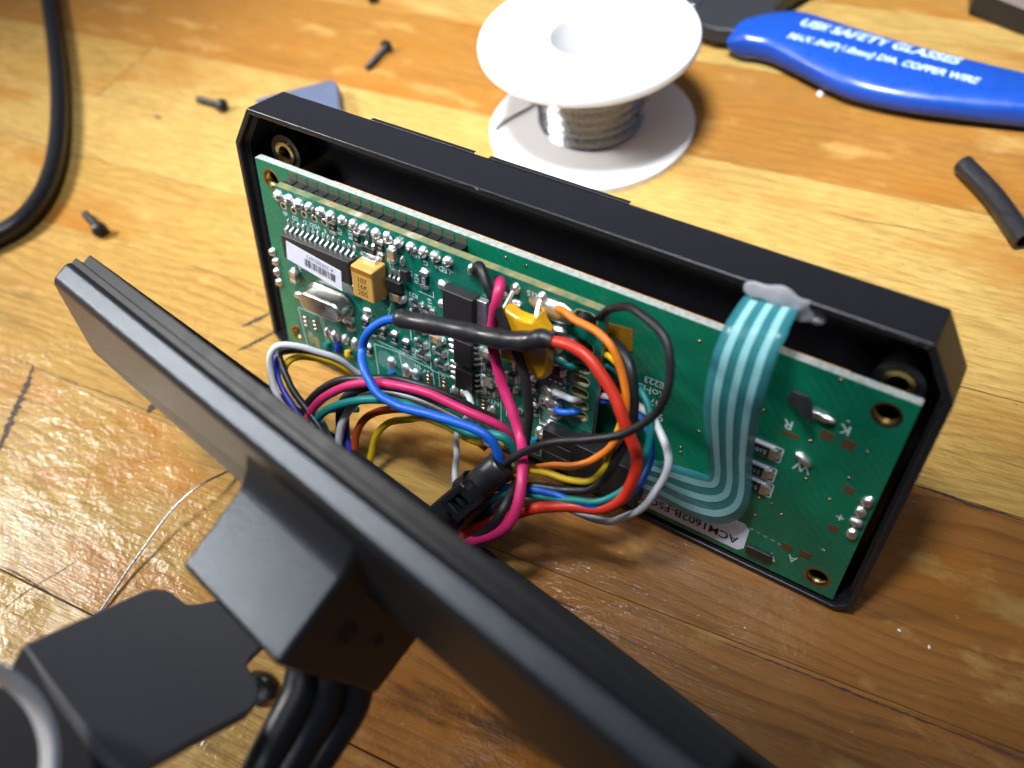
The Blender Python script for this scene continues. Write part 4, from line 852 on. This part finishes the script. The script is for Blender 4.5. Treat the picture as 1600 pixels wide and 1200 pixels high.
P = spline([A, Bq, C_], 10); mb = MB(); mb.tube(P, 2.35, 24, caps=False); mb.tube(list(reversed(P)), 1.75, 24, caps=False)
n0 = 24; tl = len(P)
t0, t1 = (P[0] - P[1]).normalized(), (P[-1] - P[-2]).normalized(); mb.lathe([(1.75, 0), (2.35, 0)], P[0], t0, n=24); mb.lathe([(1.75, 0), (2.35, 0)], P[-1], t1, n=24)
tag(mb.build('tube_offcut', M['sleeve_black'], sharp=60, origin=P[0]), 'cut piece of black tubing near the right edge', 'tube')
q = [at_z(*p, 4.5) for p in ((397, 153), (520, 122), (528, 130), (533, 168), (575, 215), (420, 220))]; mb = MB(); o0_ = at_z(470, 150, 0)
mb.rings([[p * 1.0 - o0_ - Vector((0, 0, 4.2)) for p in q], [p - o0_ - Vector((0, 0, 1.0)) for p in q], [(p - at_z(475, 165, 4.5)) * .96 + at_z(475, 165, 4.5) - o0_ for p in q]], cap0=True, cap1=True)
tag(mb.build('grey_sleeve', M['grey_sleeve'], origin=Vector((0, 0, 0)), bevel=.5, seg=3), 'flat slate grey plastic piece peeking out behind the housing corner', 'plastic piece').location = o0_ * S
P = spline([at_z(px, py, z) for px, py, z in ((372, 728, .5), (355, 737, 1.5), (315, 757, 3), (280, 785, 3), (250, 820, 2.2), (225, 855, 1.6), (200, 890, 1), (160, 950, .4), (140, 975, .3))], 7)
mb = MB(); mb.tube(P, .24, 8); tag(mb.build('bare_wire', M['steel'], origin=P[0]), 'fine bare metal wire lying on the bench beside the bracket', 'wire')
for px, py, r, m_, lb, ct_ in ((246, 183, (1.6, .5, .4), 'chip_dark', 'tiny dark splinter on the bench left of the screws', 'splinter'), (1281, 147, (.9, 1.3, .8), 'chip_white', 'tiny white crumb on the bench below the blue grip', 'crumb'), (1405, 985, (.32, .22, .2), 'chip_white', 'tiny white speck on the dark bench right of the housing corner', 'crumb'), (1452, 1011, (.25, .3, .2), 'chip_white', 'smaller white speck lower right of the housing corner', 'crumb')):
    p = at_z(px, py, 0); mb = MB(); mb.blob((0, 0, 0), r, 9, 5, jit=.2); tag(mb.build('crumb' if ct_ == 'crumb' else 'splinter', M[m_]), lb, ct_).location = p * S

q = [at_z(*p, 7.0) for p in ((1525, -14), (1560, -2), (1600, 14), (1700, 44), (1700, -70), (1525, -70))]; o0_ = at_z(1600, -10, 0); mb = MB()
plain('case_top', (.20, .15, .125), .6, bumpy=.1)
mb.rings([[p - o0_ - Vector((0, 0, 6.9)) for p in q], [p - o0_ - Vector((0, 0, .4)) for p in q], [p - o0_ for p in q]], cap0=True, cap1=False); b0 = len(mb.v) - 6; mb.f.append([b0 + k for k in range(6)]); mb.m.append(1); mb.s.append(False)
tag(mb.build('case_corner', [M['rubber_black'], M['case_top']], bevel=.3), 'corner of a brown grey object with a black rim, top right', 'case').location = o0_ * S
# gouges and cracks worn into the bench top
plain('gouge', (.040, .020, .014), .75, bumpy=.5, bscale=1.5, var=.5)
TI = Matrix.Rotation(-PD, 3, 'Z')
def crack(pts, w0, jit=.35):
    P = spline([at_z(px, py, .03) for px, py in pts], 14); mb = MB(); vs = []
    for i, p in enumerate(P):
        t = (P[min(i + 1, len(P) - 1)] - P[max(i - 1, 0)]).normalized(); n = Vector((-t.y, t.x, 0)); k = math.sin(math.pi * (i + .3) / (len(P) - .4)) ** .6
        vs += [TI @ (p + n * w0 * k * random.uniform(1 - jit, 1 + jit)), TI @ (p - n * w0 * k * random.uniform(1 - jit, 1 + jit))]
    mb.add(vs, [(2 * i, 2 * i + 1, 2 * i + 3, 2 * i + 2) for i in range(len(P) - 1)]); mb.build('crack', M['gouge'], table)
crack([(1436, 760), (1462, 768), (1490, 778), (1520, 790), (1560, 800), (1610, 818)], .32)
crack([(52, 570), (44, 596), (30, 628), (16, 660), (4, 690), (-20, 730)], .75, .85)
crack([(230, 645), (240, 634), (248, 626)], .9, .4)
crack([(378, 510), (400, 500), (424, 488)], .5, .5); crack([(370, 548), (400, 534), (436, 514)], .45, .6)
crack([(-10, 965), (40, 925), (90, 895), (125, 872)], .10, .3); crack([(-10, 880), (30, 898), (75, 925), (120, 948)], .16, .5)
crack([(1080, 984), (1140, 1008), (1210, 1035), (1291, 1066), (1370, 1098), (1437, 1124), (1520, 1156), (1610, 1192)], .16, .6)
crack([(0, 549), (49, 571), (110, 596), (162, 614), (220, 637), (285, 662)], .14, .6)
crack([(1290, 330), (1350, 345), (1420, 356), (1490, 372)], .10, .5); crack([(700, 872), (780, 905), (850, 930), (905, 955)], .22, .6)
